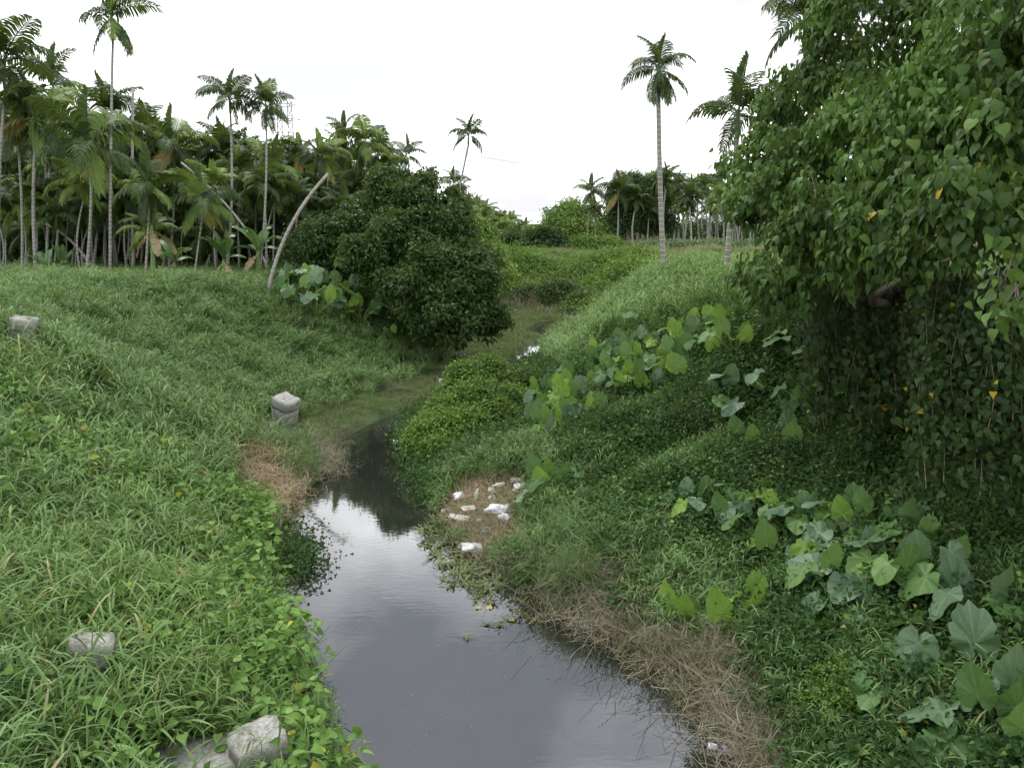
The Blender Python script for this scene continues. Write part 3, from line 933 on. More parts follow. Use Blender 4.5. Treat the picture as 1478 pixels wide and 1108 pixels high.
KINDS = {  # elevation, bend, length, leaflet, droop
    'spear': (R(84), R(18), 1.25, .30, .05), 'up': (R(70), R(60), 1.55, .58, .55), 'arch': (R(48), R(90), 1.6, .64, .85),
    'out': (R(22), R(85), 1.55, .64, 1.1), 'low': (R(-15), R(60), 1.45, .6, 1.2), 'hang': (R(-48), R(34), 1.35, .52, 1.0)}
FR = {}
for k, (e, b, l, lf, dr) in KINDS.items():
    for mt in ('frond', 'frondy') + (('frondd',) if k in ('hang', 'low') else ()):
        lst = []
        for i in range(2):
            mb = MB()
            frond_data(mb, e + random.uniform(-.12, .12), b * random.uniform(.85, 1.15), l, lf, dr, fold=.05 if k in ('hang', 'low') else .4 if k != 'spear' else .9)
            lst.append(mb.mesh('frond_' + k, mt))
        FR[(k, mt)] = lst
def shaft_mesh():
    mb = MB()
    z = np.linspace(0, .75, 6)
    mb.tube(np.column_stack([0 * z, 0 * z, z]), [.09, .105, .10, .085, .07, .05], 8)
    return mb.mesh('crownshaft', 'shaft', True)
SHAFT = shaft_mesh()
def spray_mesh(n, mat, L=.5, down=.6):
    mb = MB()
    for i in range(n):
        a = random.uniform(0, 6.28)
        blade(mb, (0, 0, 0), a, random.uniform(-.3, .7), L * random.uniform(.5, 1.1), .018, random.uniform(.6, 2.0), 4)
    return mb.mesh('flower_cluster', mat)
FLOWER = [spray_mesh(60, 'flower'), spray_mesh(60, 'fruit', .42)]
def crown_mesh(i):
    mb = MB()
    z = np.linspace(-.7, 0.05, 4)
    mb.tube(np.column_stack([0 * z, 0 * z, z]), [.09, .1, .08, .05], 6)
    kinds = ['spear', 'up', 'up', 'arch', 'arch', 'arch', 'out', 'out', 'low', 'low', 'hang']
    for j, k in enumerate(kinds):
        e, b, l, lf, dr = KINDS[k]
        sub = MB()
        frond_data(sub, e + random.uniform(-.2, .2), b, l * random.uniform(.85, 1.1), lf, dr, 19, .092, fold=.1 if k in ('hang', 'low') else .4)
        v_ = np.vstack(sub.v)
        az = j * 2.4 + random.uniform(-.3, .3)
        ca, sa = math.cos(az), math.sin(az)
        v2 = np.column_stack([v_[:, 0] * ca - v_[:, 1] * sa, v_[:, 0] * sa + v_[:, 1] * ca, v_[:, 2]])
        mb.v.append(v2)
        mb.f.append(np.vstack(sub.f) + mb.n)
        mb.r.append(np.concatenate(sub.r))
        mb.n += len(v2)
    return mb.mesh('crown', ['frond', 'frondy', 'frond', 'frond', 'frondy'][i])
CROWNS = [crown_mesh(i) for i in range(5)]
def trunk_mesh(top, r=.085, bend=0.0, pts=None, mat='trunk'):
    mb = MB()
    if pts is None:
        t = np.linspace(0, 1, 9)
        top = np.asarray(top, float)
        pts = t[:, None] * top[None, :]
        a = random.uniform(0, 6.28)
        bow = np.sin(t * math.pi) * bend
        pts[:, 0] += bow * math.cos(a)
        pts[:, 1] += bow * math.sin(a)
    n = len(pts)
    t = np.linspace(0, 1, n)
    rad = r * np.interp(t, [0, .06, .3, 1], [1.45, 1.12, 1.0, .86])
    mb.tube(pts, rad, 9)
    return mb.mesh('trunk', mat, True)
def palm(label, ub, depth, ut, vt, size=1.0, kind='full', r=.09, bend=.12, flower=None, group=None, yellow=.2, dead=.03, nf=12, hang=True, extra_low=0):
    b = at(ub, 390, depth)
    size *= 1.06 if kind == 'full' else 1.02
    r *= .72
    b[2] = h1(b[0], b[1]) - .12
    top = at(ut, vt, depth) - b
    root = thing('palm_tree', label, 'palm', b, 0, group)
    sh = .72 * size
    link('trunk', trunk_mesh(top - np.array([0, 0, sh]), r, bend + (random.uniform(0, .25) if kind == 'simple' else 0)), root)
    if kind == 'simple':
        link('crown', random.choice(CROWNS), root, top, (random.uniform(-.12, .12), random.uniform(-.12, .12), random.uniform(0, 6.28)), size * random.uniform(.9, 1.1))
        return root
    link('crownshaft', SHAFT, root, top - np.array([0, 0, sh]), scl=(r / .09, r / .09, size))
    ks = ['spear', 'up', 'up', 'arch', 'arch', 'out', 'arch', 'out', 'low', 'low', 'hang', 'hang', 'hang'][:nf]
    ks += ['hang'] * extra_low
    a0 = random.uniform(0, 6.28)
    for j, k in enumerate(ks):
        mt = 'frondy' if random.random() < yellow else 'frond'
        if k in ('hang', 'low') and random.random() < dead:
            mt = 'frondd'
        link('frond', random.choice(FR[(k, mt)]), root, top - np.array([0, 0, .1 * size if j else 0]), (random.uniform(-.5, .5) if j else 0, random.uniform(-.18, .18), a0 + j * 2.4 + random.uniform(-.35, .35)), size * random.uniform(.9, 1.12))
    if flower is not None:
        link('flower_cluster', FLOWER[flower], root, top - np.array([0, 0, sh * 1.02]), (0, 0, random.uniform(0, 6)), size * random.uniform(.9, 1.2))
    return root
G1 = 'palms along the front edge of the grove'
palm('very tall thin palm rising out of the top of the picture over the grove', 157, 35, 160, 22, 1.2, r=.085, flower=1, group=G1, bend=.05, dead=.1)
palm('palm with pale ringed trunk and orange flowers, two trunks from the picture edge', 51, 37, 47, 165, 1.5, r=.11, flower=0, group=G1, yellow=.45)
palm('palm with thin trunk and brown cluster beside the pale ringed palm', 29, 38, 22, 170, 1.35, r=.085, flower=1, group=G1)
palm('palm with a spreading fan crown just before the very tall thin trunk', 120, 35, 128, 205, 1.55, r=.09, flower=0, group=G1, yellow=.3, dead=.2)
palm('palm whose big drooping crown touches the upper picture edge corner', -4, 36, 2, 85, 1.7, r=.1, group=G1)
palm('tall palm standing behind the pale ringed palm, crown against the sky', 66, 44, 76, 118, 1.5, group=G1)
palm('shorter palm with yellow old fronds between the ringed and fan-crowned palms', 64, 40, 62, 200, 1.0, group=G1, yellow=.8, dead=.2, flower=0)
palm('palm behind the very tall thin trunk with bushy dark crown', 131, 42, 150, 165, 1.45, group=G1, yellow=.1)
palm('palm with crown just past the broken bare trunk', 202, 46, 205, 190, 1.4, group=G1)
palm('round-crowned palm between the broken trunk and the twin tall palms', 240, 43, 249, 205, 1.55, group=G1, yellow=.35)
palm('left of the twin tall palms, flat tuft of fronds high over the grove', 324, 36, 331, 140, .95, r=.075, group=G1, nf=11, bend=.2, yellow=.0, dead=0)
palm('right of the twin tall palms, feathery crown high over the grove', 371, 36, 383, 150, .85, r=.07, group=G1, nf=12, bend=.15, yellow=.05, dead=0)
palm('grove palm with a crown peeking up just beside the flat-tufted tall palm', 318, 50, 318, 205, 1.15, group=G1)
palm('palm with an orange fruit cluster below the lattice pylon', 432, 42, 433, 222, 1.0, flower=1, r=.075, group=G1)
palm('palm right of the orange-fruited palm with yellowed lower fronds', 457, 42, 463, 225, 1.0, group=G1, yellow=.5, dead=.2)
palm('small far palm poking highest above the grove near the big bush', 498, 58, 497, 190, 1.0, group=G1)
palm('palm leaning over the bent bare trunk with a full crown', 488, 46, 490, 222, 1.15, group=G1, yellow=.5)
palm('palm with pale upright fronds close behind the big bush', 530, 44, 525, 205, 1.1, group=G1, yellow=.6)
palm('dark-crowned palm directly over the crown of the big bush', 548, 47, 546, 220, 1.1, group=G1)
palm('small dark palm standing clear right of the grove top', 585, 62, 586, 222, 1.0, group=G1, yellow=0)
palm('low palm with tangled fronds beside the ragged banana plant', 207, 33, 213, 268, 1.1, r=.06, group=G1, flower=0, yellow=.35, dead=0)
palm('low slanting palm with yellow-green fronds in front of the twin tall palms', 276, 34, 290, 285, 1.0, r=.055, group=G1, yellow=.7, dead=.2)
palm('slim palm behind the twin tall palms with rusty hanging fronds', 345, 41, 345, 245, 1.1, r=.06, group=G1, yellow=.5)
palm('slim palm below the right twin palm with drooping dark fronds', 393, 40, 395, 238, 1.1, r=.06, group=G1, yellow=.25)
palm('palm with light crown over the fallen slanting pole', 300, 45, 300, 230, 1.1, r=.07, group=G1, yellow=.6)
palm('strongly slanting lone palm leaning into the open sky past the big bush', 640, 50, 676, 193, .85, r=.085, bend=.1, nf=10, dead=0, yellow=.05)
palm('small palm at the foot of the slanting lone palm', 653, 58, 655, 262, .85, r=.06, nf=10)
palm('smallest palm beside the slanting lone palm with thin bent crown', 664, 60, 663, 275, .7, r=.05, nf=9)
palm('tallest palm with ringed grey trunk on the cane grass crest', 960, 30, 951, 98, .92, r=.135, bend=.1, nf=13, flower=None, extra_low=3, yellow=.1, dead=0)
palm('palm half hidden by the large tree, ringed trunk at the crest edge', 1048, 24, 1066, 160, 1.05, r=.11, bend=.05, nf=10, yellow=.05, dead=0)
palm('palm at the top edge above the large tree with brown flower cluster', 1188, 22, 1164, 24, 1.05, r=.1, flower=1, nf=10, yellow=.05, dead=.1)
GR = 'palms in the far row behind the tan field'
palm('tall one of a pair of far palms beside the round tree', 846, 80, 853, 275, 1.25, r=.1, nf=11)
palm('shorter one of a far pair with an orange fruit cluster', 858, 78, 858, 302, .9, r=.09, flower=1, nf=9)
palm('far palm with a pale trunk left of the tallest palm', 889, 74, 893, 275, 1.4, r=.1, nf=12, yellow=0)
gl = 'slender palm crowded deep inside the grove behind the front palms'
for i in range(150):
    u_ = -15 + (i * 0.618034 % 1) * 585
    dep = random.uniform(44, 66)
    vt = np.interp(u_, [0, 100, 250, 400, 520, 640], [165, 175, 210, 225, 228, 250]) + (random.uniform(0, 40) if i % 3 == 0 else random.uniform(30, 130))
    palm(gl, u_, dep, u_ + random.uniform(-8, 8), vt, random.uniform(1.05, 1.35), 'simple', r=random.uniform(.05, .075), group='palms inside the grove')
for i in range(46):
    u_ = -10 + (i * 0.618034 % 1) * 540
    dep = random.uniform(37.5, 46)
    palm('young low palm filling the gaps between the front trunks of the grove', u_, dep, u_ + random.uniform(-6, 6), random.uniform(262, 345), random.uniform(.85, 1.15), 'simple', r=.06, group='young palms between the front trunks')
for i in range(40):
    u_ = 668 + (i * .618034 % 1) * 100
    dep = random.uniform(85, 125)
    vt = np.interp(u_, [668, 700, 770], [282, 300, 330]) + random.uniform(0, 30)
    palm('tiny distant palm in the hazy row past the big bush', u_, dep, u_ + random.uniform(-3, 3), vt, random.uniform(.9, 1.2), 'simple', r=.09, group='distant palms past the big bush')
for i in range(60):
    u_ = 915 + (i * .618034 % 1) * 240
    dep = random.uniform(72, 105)
    vt = random.choice([random.uniform(252, 285), random.uniform(275, 308)])
    palm('slender pale-trunked palm in the far row behind the tan field', u_, dep, u_ + random.uniform(-5, 5), vt, random.uniform(.85, 1.2), 'simple', r=random.uniform(.09, .12), group=GR)

# bare and fallen palm trunks
def bare(label, pts, r, name='bare_palm', tuft=True):
    pts = np.array(pts)
    b = pts[0].copy()
    t = np.linspace(0, 1, len(pts))
    tt = np.linspace(0, 1, 14)
    k = np.polyfit(t, pts, min(2, len(pts) - 1))
    q = np.column_stack([np.polyval(k[:, j], tt) for j in range(3)])
    o = thing(name, label, 'palm trunk', b)
    link('trunk', trunk_mesh(None, r, 0, q - b, 'trunkd'), o)
    if tuft:
        mb = MB()
        for i in range(14):
            blade(mb, q[-1] - b, random.uniform(0, 6.28), random.uniform(-1.2, .3), random.uniform(.3, .6), .03, random.uniform(.2, 1.2))
        link('leaf_sheath', mb.mesh('leaf_sheath', 'frondd'), o)
    return o
b = hit(384, 436)
dp = project(b)[2][0]
bare('curved bare trunk leaning out over the bank, its top bent toward the grove', [b, at(404, 362, dp), at(430, 308, dp), at(474, 250, dp + .5)], .066)
bb = at(191, 385, 41)
bb[2] = h1(bb[0], bb[1])
bare('broken bare palm trunk standing without any crown', [bb, at(191, 260, 41), at(192, 128, 41)], .075, tuft=False)
b2 = at(392, 380, 36)
b2[2] = h1(b2[0], b2[1]) + .1
bare('long fallen palm pole slanting down through the grove', [b2, at(345, 318, 37.0), at(262, 235, 38.5)], .055, 'fallen_palm', tuft=False)
b3 = at(140, 372, 39)
b3[2] = h1(b3[0], b3[1]) + .1
bare('short fallen trunk propped low between the front palms', [b3, at(105, 350, 39.5), at(62, 322, 40)], .06, 'fallen_palm', tuft=False)

# ------------------------------------------------------------------ banana plants
def banana_leaf(L=1.7, W=.5, e0=R(62), bend=R(95), torn=.3, mat='banana'):
    mb = MB()
    n = 13
    t = np.linspace(0, 1, n)
    ang = e0 - bend * t ** 1.4
    ds = L / (n - 1)
    X = np.concatenate([[0], np.cumsum(np.cos(ang[:-1]) * ds)])
    Z = np.concatenate([[0], np.cumsum(np.sin(ang[:-1]) * ds)])
    mb.tube(np.column_stack([X, 0 * X, Z]), np.interp(t, [0, 1], [.03, .006]), 5, .6, cap=False)
    wv = W / 2 * np.interp(t, [0, .12, .2, .5, .8, .95, 1], [.05, .08, .6, 1, .85, .4, .05])
    for sg in (-1, 1):
        lift = random.uniform(-.25, .3)
        for i in range(n - 1):
            if random.random() < torn:
                lift = random.uniform(-.9, .35)
            a, b_ = i, i + 1
            g = .04 if random.random() < torn else 0
            mb.add([[X[a], 0, Z[a]], [X[b_], 0, Z[b_]], [X[b_] - g * .2, sg * wv[b_], Z[b_] + lift * wv[b_]], [X[a], sg * wv[a], Z[a] + lift * wv[a]]], [(0, 1, 2), (0, 2, 3)], .5)
    return mb.mesh('leaf', mat)
BAN = [banana_leaf(), banana_leaf(1.9, .55, R(75), R(80), .5), banana_leaf(1.5, .45, R(40), R(90), .15), banana_leaf(1.6, .5, R(85), R(30), .1)]
BAND = [banana_leaf(1.4, .35, R(-20), R(60), .8, 'bananad'), banana_leaf(1.2, .3, R(-40), R(45), .8, 'bananad')]
def banana(label, u, depth, hgt, size, n=6, dead=2):
    b = at(u, 390, depth)
    b[2] = h1(b[0], b[1]) - .05
    o = thing('banana_plant', label, 'banana plant', b)
    mb = MB()
    t = np.linspace(0, 1, 6)
    mb.tube(np.column_stack([.06 * t ** 2, 0 * t, hgt * t]), np.interp(t, [0, 1], [.12, .06]), 8)
    link('stem', mb.mesh('stem', 'stalk', True), o)
    a0 = random.uniform(0, 6)
    for j in range(n):
        link('leaf', random.choice(BAN), o, (.06, 0, hgt * .97), (0, 0, a0 + j * 2.4), size * random.uniform(.8, 1.1))
    for j in range(dead):
        link('dead_leaf', random.choice(BAND), o, (.06, 0, hgt * .9), (0, 0, a0 + 1 + j * 2.1), size)
    return o
banana('small banana plant with upright leaves between the pale front trunks', 66, 36.5, .5, .75, 6, 3)
banana('ragged tall banana plant with torn drooping leaves in the front grove', 222, 34, 2.6, 1.15, 8, 3)
banana('banana plant with low arching leaves below the twin tall palms', 322, 35, 1.2, .95, 7, 3)
banana('banana plant with drooping dark leaf beside the curved bare trunk', 372, 36, 1.5, .95, 7, 2)
banana('banana plant with brown hanging leaves near the dry stalks', 250, 36, 1.0, .9, 5, 6)
banana('young banana plant half hidden behind the pale ringed trunk', 88, 38, .6, .8, 5, 3)

# ================================================================== BROADLEAF TREES AND BUSHES
def plobe(u, v, dep, rpx, ry=1.0, rz=1.0):
    c = at(u, v, dep)
    r = rpx * dep / F
    return (c[0], c[1], c[2], r, r * ry, r * rz)
def sublobes(lobes, k=6, f=.42, seed=3):
    rs = np.random.default_rng(seed)
    res = []
    for l in lobes:
        res.append(tuple(l[:3]) + tuple(x * .86 for x in l[3:6]))
        for j in range(k):
            d_ = rs.normal(size=3)
            d_ /= np.linalg.norm(d_)
            if d_[2] < -.35:
                d_[2] *= -.4
            q = f * rs.uniform(.7, 1.25)
            res.append((l[0] + d_[0] * l[3] * .8, l[1] + d_[1] * l[4] * .8, l[2] + d_[2] * l[5] * .8, l[3] * q, l[4] * q, l[5] * q * .8))
    return res
def limbs_mesh(base, lobes, r0, split=.45):
    mb = MB()
    base = np.array(base, float)
    L = np.array([l[:3] for l in lobes])
    c = L.mean(0)
    fork = base + (c - base) * split
    fork[2] = base[2] + (c[2] - base[2]) * split
    t = np.linspace(0, 1, 6)
    P_ = base + (fork - base) * t[:, None]
    P_[:, 0] += .08 * np.sin(t * 5)
    mb.tube(P_ - base, np.interp(t, [0, .15, 1], [1.5 * r0, 1.1 * r0, .8 * r0]), 8)
    for l in L:
        e = fork + (l - fork) * .95
        md = (fork + e) / 2 + rng.normal(size=3) * .12 * np.linalg.norm(e - fork)
        q = (1 - t)[:, None] ** 2 * fork + 2 * ((1 - t) * t)[:, None] * md + (t ** 2)[:, None] * e
        mb.tube(q - base, np.interp(t, [0, .7, 1], [.55 * r0, .16 * r0, .03 * r0]), 6)
    return mb.mesh('trunk', 'bark', True)
def broadleaf(name, label, cat, base, lobes, n, per, size, mat, T=T_DIAMOND, r0=.14, spread=.2, droop=.5, group=None, shell=(.70, 1.05), lump=.2, cut=None, hollow=0):
    o = thing(name, label, cat, base, 0, group)
    v_, f_, r_ = foliage(lobes, n, per, size, T, droop, spread, shell, cut, lump, seed=len(label), hollow=hollow)
    link('crown', mesh_np('crown', v_ - np.array(base), f_, mat, r_), o)
    link('trunk', limbs_mesh(base, lobes[::5] if len(lobes) > 14 else lobes, r0), o)
    return o
def gbase(u, depth):
    b_ = at(u, 400, depth)
    b_[2] = h1(b_[0], b_[1]) - .05
    return b_
# big bush on the grove bank
BB = [plobe(600, 292, 32, 42), plobe(560, 295, 32.5, 46), plobe(640, 330, 31.5, 48), plobe(520, 325, 32.5, 44), plobe(478, 338, 33, 34),
      plobe(585, 360, 31, 60), plobe(640, 395, 30, 58), plobe(684, 425, 29.5, 40), plobe(655, 455, 29, 46), plobe(607, 420, 30, 54),
      plobe(700, 462, 29.5, 30), plobe(670, 370, 31, 42), plobe(540, 380, 31.5, 40), plobe(625, 470, 29.5, 34), plobe(580, 270, 33, 26), plobe(452, 352, 33, 22), plobe(525, 356, 30, 27), plobe(610, 262, 33, 20), plobe(655, 300, 32, 26)]
bbase = hit(630, 500)
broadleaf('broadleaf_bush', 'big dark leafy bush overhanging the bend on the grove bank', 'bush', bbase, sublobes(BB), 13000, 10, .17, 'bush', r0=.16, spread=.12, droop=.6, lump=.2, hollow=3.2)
# vine mound on the spit
MD = [plobe(700, 548, 21.5, 36), plobe(670, 562, 21, 34), plobe(735, 562, 21.5, 30), plobe(690, 585, 20, 42), plobe(655, 600, 19.5, 34), plobe(735, 590, 20.5, 34),
      plobe(628, 622, 19, 32), plobe(670, 628, 18.8, 36), plobe(605, 640, 18.8, 22), plobe(640, 650, 18.3, 26), plobe(710, 615, 19.5, 32)]
mbase = hit(670, 640)
broadleaf('vine_mound', 'bright green vine-covered mound at the water edge in mid stream', 'bush', mbase, sublobes(MD), 10000, 9, .085, 'mound', r0=.06, spread=.08, droop=.3, lump=.2, cut=.03, shell=(.8, 1.08))
for lb, u_, v_, r in (('dark vine hummock on the slope right of the vine mound', 905, 622, .55), ('dark vine hummock below the drift of upright taro', 985, 628, .6), ('creeper hummock in the middle of the shady bank', 1060, 668, .6),
                      ('creeper hummock left of the crowded taro patch', 905, 690, .45), ('creeper hummock against the foot of the vine curtain', 1245, 690, .7), ('creeper hummock above the crowded taro patch', 1165, 672, .6),
                      ('creeper hummock beside the curtain at the picture edge', 1430, 800, .55), ('small creeper hummock between litter clump and taro drift', 850, 660, .4)):
    b_ = hit(u_, v_)
    lb_ = [(b_[0] + dx * r, b_[1] + dy * r, b_[2] + dz * r, q * r, q * r, q * r * .8) for dx, dy, dz, q in ((0, 0, .35, .8), (.7, .2, .3, .6), (-.7, -.1, .2, .6), (.1, .7, .5, .6), (-.2, -.6, .1, .5))]
    broadleaf('vine_hummock', lb, 'creeper', b_, sublobes(lb_, 4), 1300, 8, .06, 'creeper', T_DIAMOND, r0=.02, spread=.08, droop=.3, lump=.25, group='vine hummocks on the shady bank')
# far trees
def ftree(name, label, cat, u, v, dep, lobes, n=1500, per=8, size=.3, mat='far', group=None, r0=.18):
    L = [plobe(u + du, v + dv, dep + dd, r) for du, dv, dd, r in lobes]
    return broadleaf(name, label, cat, gbase(u, dep), sublobes(L, 4) if n > 650 else L, int(n * 1.3), per, size, mat, r0=r0, spread=.3, group=group, lump=.22)
RT = [(0, 0, 0, 26), (-24, 10, -1, 22), (26, 6, 1, 24), (-8, 20, -2, 26), (18, 24, -2, 24), (-38, 24, 0, 16), (40, 22, 0, 18)]
ftree('round_tree', 'round bright green tree at the centre of the far treeline', 'tree', 826, 312, 88, RT, 2200)
ftree('dark_tree', 'dark round tree beside the far channel bend', 'tree', 783, 345, 72, [(0, 0, 0, 20), (-16, 10, 0, 16), (16, 8, 0, 18), (0, 18, -1, 20), (24, 18, -1, 14), (-22, 22, 0, 13)], 1500, mat='fard')
ftree('dark_tree', 'lower dark tree left of the dark round tree', 'tree', 742, 350, 76, [(0, 0, 0, 18), (-16, 8, 0, 16), (14, 10, 0, 16), (-4, 18, 0, 18), (-28, 14, 0, 14)], 1300, mat='fard')
ftree('tall_tree', 'tall narrow leafy tree left of the tallest palm', 'tree', 905, 290, 76, [(0, -20, 0, 16), (-12, -4, 0, 18), (12, -6, 0, 18), (0, 10, 0, 22), (-6, 28, 0, 20), (8, -32, 0, 9)], 1500, mat='fard')
ftree('tall_tree', 'tall leafy tree right behind the tallest palm trunk', 'tree', 942, 288, 80, [(0, -24, 0, 15), (-10, -6, 0, 18), (12, -2, 0, 18), (0, 14, 0, 22), (10, 30, 0, 20), (-14, 30, 0, 18)], 1500, mat='fard')
ftree('leafy_tree', 'leafy tree just behind the big dark bush', 'tree', 680, 330, 58, [(0, 0, 0, 22), (-20, 6, 0, 22), (14, 16, 0, 22), (-8, 26, 0, 26), (20, 34, 0, 22)], 1500, mat='far', size=.24)
lowb = [('low bush with pale leaves below the tall far palm pair', 845, 352, 70, 20), ('low bush left end of the tan field edge', 880, 352, 70, 15), ('low bush on the far slope below the dark round tree', 770, 378, 62, 18),
        ('leafy bush at the channel side right of the big dark bush', 712, 392, 52, 26), ('bush overhanging the far cut bank, left one', 768, 424, 55, 17), ('bush overhanging the far cut bank, largest middle one', 806, 418, 52.5, 22),
        ('bush overhanging the far cut bank, right one', 838, 434, 50, 14), ('small weedy bush on the bright far slope', 915, 398, 56, 14), ('bush on the far slope above the cut bank', 858, 385, 60, 18),
        ('leafy bush under the leafy tree behind the big dark bush', 700, 362, 56, 22)]
for lb, u_, v_, dd, r in lowb:
    ftree('low_bush', lb, 'bush', u_, v_, dd, [(0, 0, 0, r * .7), (-r * .6, r * .25, 0, r * .6), (r * .6, r * .2, 0, r * .6), (0, r * .5, -.4, r * .7)], 700, 8, .18, 'bush' if 'cut bank' in lb else 'far', r0=.05)
ORD2 = 'first second third fourth fifth sixth seventh eighth ninth tenth eleventh twelfth thirteenth'.split()
for i in range(13):
    u_ = 935 + i * 15
    ftree('grey_shrub', 'low grey-green shrub edging the tan field, %s from the tall leafy trees' % ORD2[i], 'shrub', u_, 356, 70, [(0, 0, 0, 8), (-6, 2, 0, 6), (6, 2, 0, 6)], 180, 6, .2, 'tarob', group='grey shrubs along the tan field', r0=.04)
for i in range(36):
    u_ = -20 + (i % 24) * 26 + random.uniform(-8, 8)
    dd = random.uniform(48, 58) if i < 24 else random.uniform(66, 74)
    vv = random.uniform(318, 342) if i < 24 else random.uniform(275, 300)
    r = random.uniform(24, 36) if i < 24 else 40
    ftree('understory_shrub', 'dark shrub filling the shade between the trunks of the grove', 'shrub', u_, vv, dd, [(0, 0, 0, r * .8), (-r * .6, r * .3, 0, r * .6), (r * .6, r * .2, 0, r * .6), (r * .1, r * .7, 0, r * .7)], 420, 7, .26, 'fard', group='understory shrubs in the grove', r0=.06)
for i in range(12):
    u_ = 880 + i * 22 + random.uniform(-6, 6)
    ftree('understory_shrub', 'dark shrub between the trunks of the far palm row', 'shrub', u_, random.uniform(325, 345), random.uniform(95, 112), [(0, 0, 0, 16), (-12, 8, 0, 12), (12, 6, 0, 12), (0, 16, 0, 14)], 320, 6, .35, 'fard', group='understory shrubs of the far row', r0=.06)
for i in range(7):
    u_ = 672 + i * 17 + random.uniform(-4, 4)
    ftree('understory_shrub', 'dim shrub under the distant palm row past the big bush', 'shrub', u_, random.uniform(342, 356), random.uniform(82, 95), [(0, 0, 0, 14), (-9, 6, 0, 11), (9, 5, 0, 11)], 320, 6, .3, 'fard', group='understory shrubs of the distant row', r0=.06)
for lb, u_, v_, dd, r in (('dark leafy thicket at the grove edge beside the curved bare trunk', 455, 345, 34, 34), ('dark thicket between the curved bare trunk and the big bush', 490, 362, 34, 30)):
    ftree('thicket', lb, 'bush', u_, v_, dd, [(0, 0, 0, r * .7), (-r * .6, r * .3, 0, r * .6), (r * .6, r * .2, 0, r * .6), (0, r * .6, -.4, r * .7)], 1000, 9, .15, 'bush', r0=.05)

# ------------------------------------------------------------------ large tree over the shady bank
RTL = [plobe(1195, 130, 15, 95), plobe(1125, 215, 15.5, 75), plobe(1280, 60, 14.5, 120), plobe(1400, 20, 13, 150), plobe(1120, 290, 14.5, 62), plobe(1160, 270, 13.5, 85),
       plobe(1250, 200, 12.5, 110), plobe(1330, 240, 10.5, 110), plobe(1430, 190, 9.6, 115), plobe(1200, 335, 12, 78), plobe(1270, 320, 10.5, 75), plobe(1150, 365, 12.5, 56),
       plobe(1390, 300, 8.6, 78), plobe(1120, 415, 12, 44), plobe(1460, 90, 10, 150), plobe(1310, 365, 9.6, 48), plobe(1230, 370, 11, 50), plobe(1090, 395, 13.2, 34), plobe(1475, 330, 8.2, 60)]
# the crown goes on past the picture's edge and back over the bank
RTL += [(9.5, 9, 9.2, 2.4, 2.4, 2.0), (9.0, 12.5, 9.6, 2.6, 2.6, 2.2), (11.5, 11, 8.2, 2.6, 2.6, 2.4), (8.2, 6.2, 8.0, 1.8, 1.8, 1.5), (11.5, 15, 8.5, 2.8, 2.8, 2.6), (9.3, 16.5, 7.0, 2.2, 2.2, 2.0),
        (12.5, 8, 7.0, 2.4, 2.4, 2.6), (8.6, 11.5, 6.9, 1.5, 1.5, 1.1), (8.0, 14.3, 6.6, 1.5, 1.5, 1.3)]
tb = at(1318, 425, 13.4)
tb[2] = h1(tb[0], tb[1]) - .1
tree = thing('broadleaf_tree', 'large spreading tree with hanging heart-shaped leaves shading the bank', 'tree', tb)
def whorls(lobes, n, per, size, petiole=.1, droop=.75, seed=1, shell=(.72, 1.04), lump=.2, sj=.3, hollow=0):
    Pc, Nc = lobes_points(lobes, n, shell, None, lump, seed, hollow)
    k = len(Pc)
    C = np.repeat(Pc, per, 0)
    No = np.repeat(Nc, per, 0)
    az = (np.tile(np.arange(per), k) * 2.4 + np.repeat(rng.uniform(0, 6.28, k), per)) + rng.normal(0, .25, k * per)
    rad = np.column_stack([np.cos(az), np.sin(az), np.zeros(len(az))])
    C = C + rad * (petiole * rng.uniform(.4, 1.3, len(az)))[:, None] + np.column_stack([0 * az, 0 * az, rng.normal(0, .07, len(az)) - .02]) + No * rng.normal(0, .05, len(az))[:, None]
    A = rad * .75 + No * .35
    A[:, 2] -= droop * rng.uniform(.5, 1.6, len(az))
    N_ = rad * .7 + No * .4 + rng.normal(size=C.shape) * .42
    N_[:, 2] += .8
    S = size * rng.uniform(1 - sj, 1 + sj, len(az))
    r = np.clip(np.repeat(rng.random(k), per) * .75 + rng.random(len(az)) * .25, 0, .9999)
    return C, A, N_, S, r, No
C, A, N_, S, r_, No = whorls(sublobes(RTL[:19], 6, .36) + RTL[19:], 15500, 9, .102, .07, 1.35, lump=.22, sj=.5, hollow=2.6)
u_, v_, dep = project(C)
view = norm(CAM[None] - C)
score = S / np.maximum(dep, 1) * (0.3 + np.maximum((No * view).sum(1), 0))
score[(u_ < 1040) | (u_ > 1470) | (v_ < 5) | (v_ > 460)] = 0
pick = np.argsort(-score)[:300]
rest = np.ones(len(C), bool)
rest[pick] = False
parts_ = []
for q in range(3):
    mk = np.where(rest)[0][q::3]
    parts_.append(leaf_mass(C[mk], A[mk], N_[mk], S[mk], T_HEARTS[q], r_[mk]))
off_, vv, ff, rr = 0, [], [], []
for a_, b_, c_ in parts_:
    vv.append(a_); ff.append(b_ + off_); rr.append(c_)
    off_ += len(a_)
vv, ff, rr = np.vstack(vv), np.vstack(ff), np.concatenate(rr)
fo = link('foliage', mesh_np('foliage', vv - tb, ff, 'tree', rr), tree)
fo['kind'] = 'stuff'
LEAFM = []
for j in range(7):
    tv = T_HEART[0].copy()
    tv[:, 2] += -.10 * tv[:, 1] ** 2 * random.uniform(-.5, 2) + random.uniform(-.06, .12) * np.abs(tv[:, 0])
    LEAFM.append(mesh_np('leaf', tv, T_HEART[1], 'tree', np.full(len(tv), (j + .5) / 7.2), smooth=True))
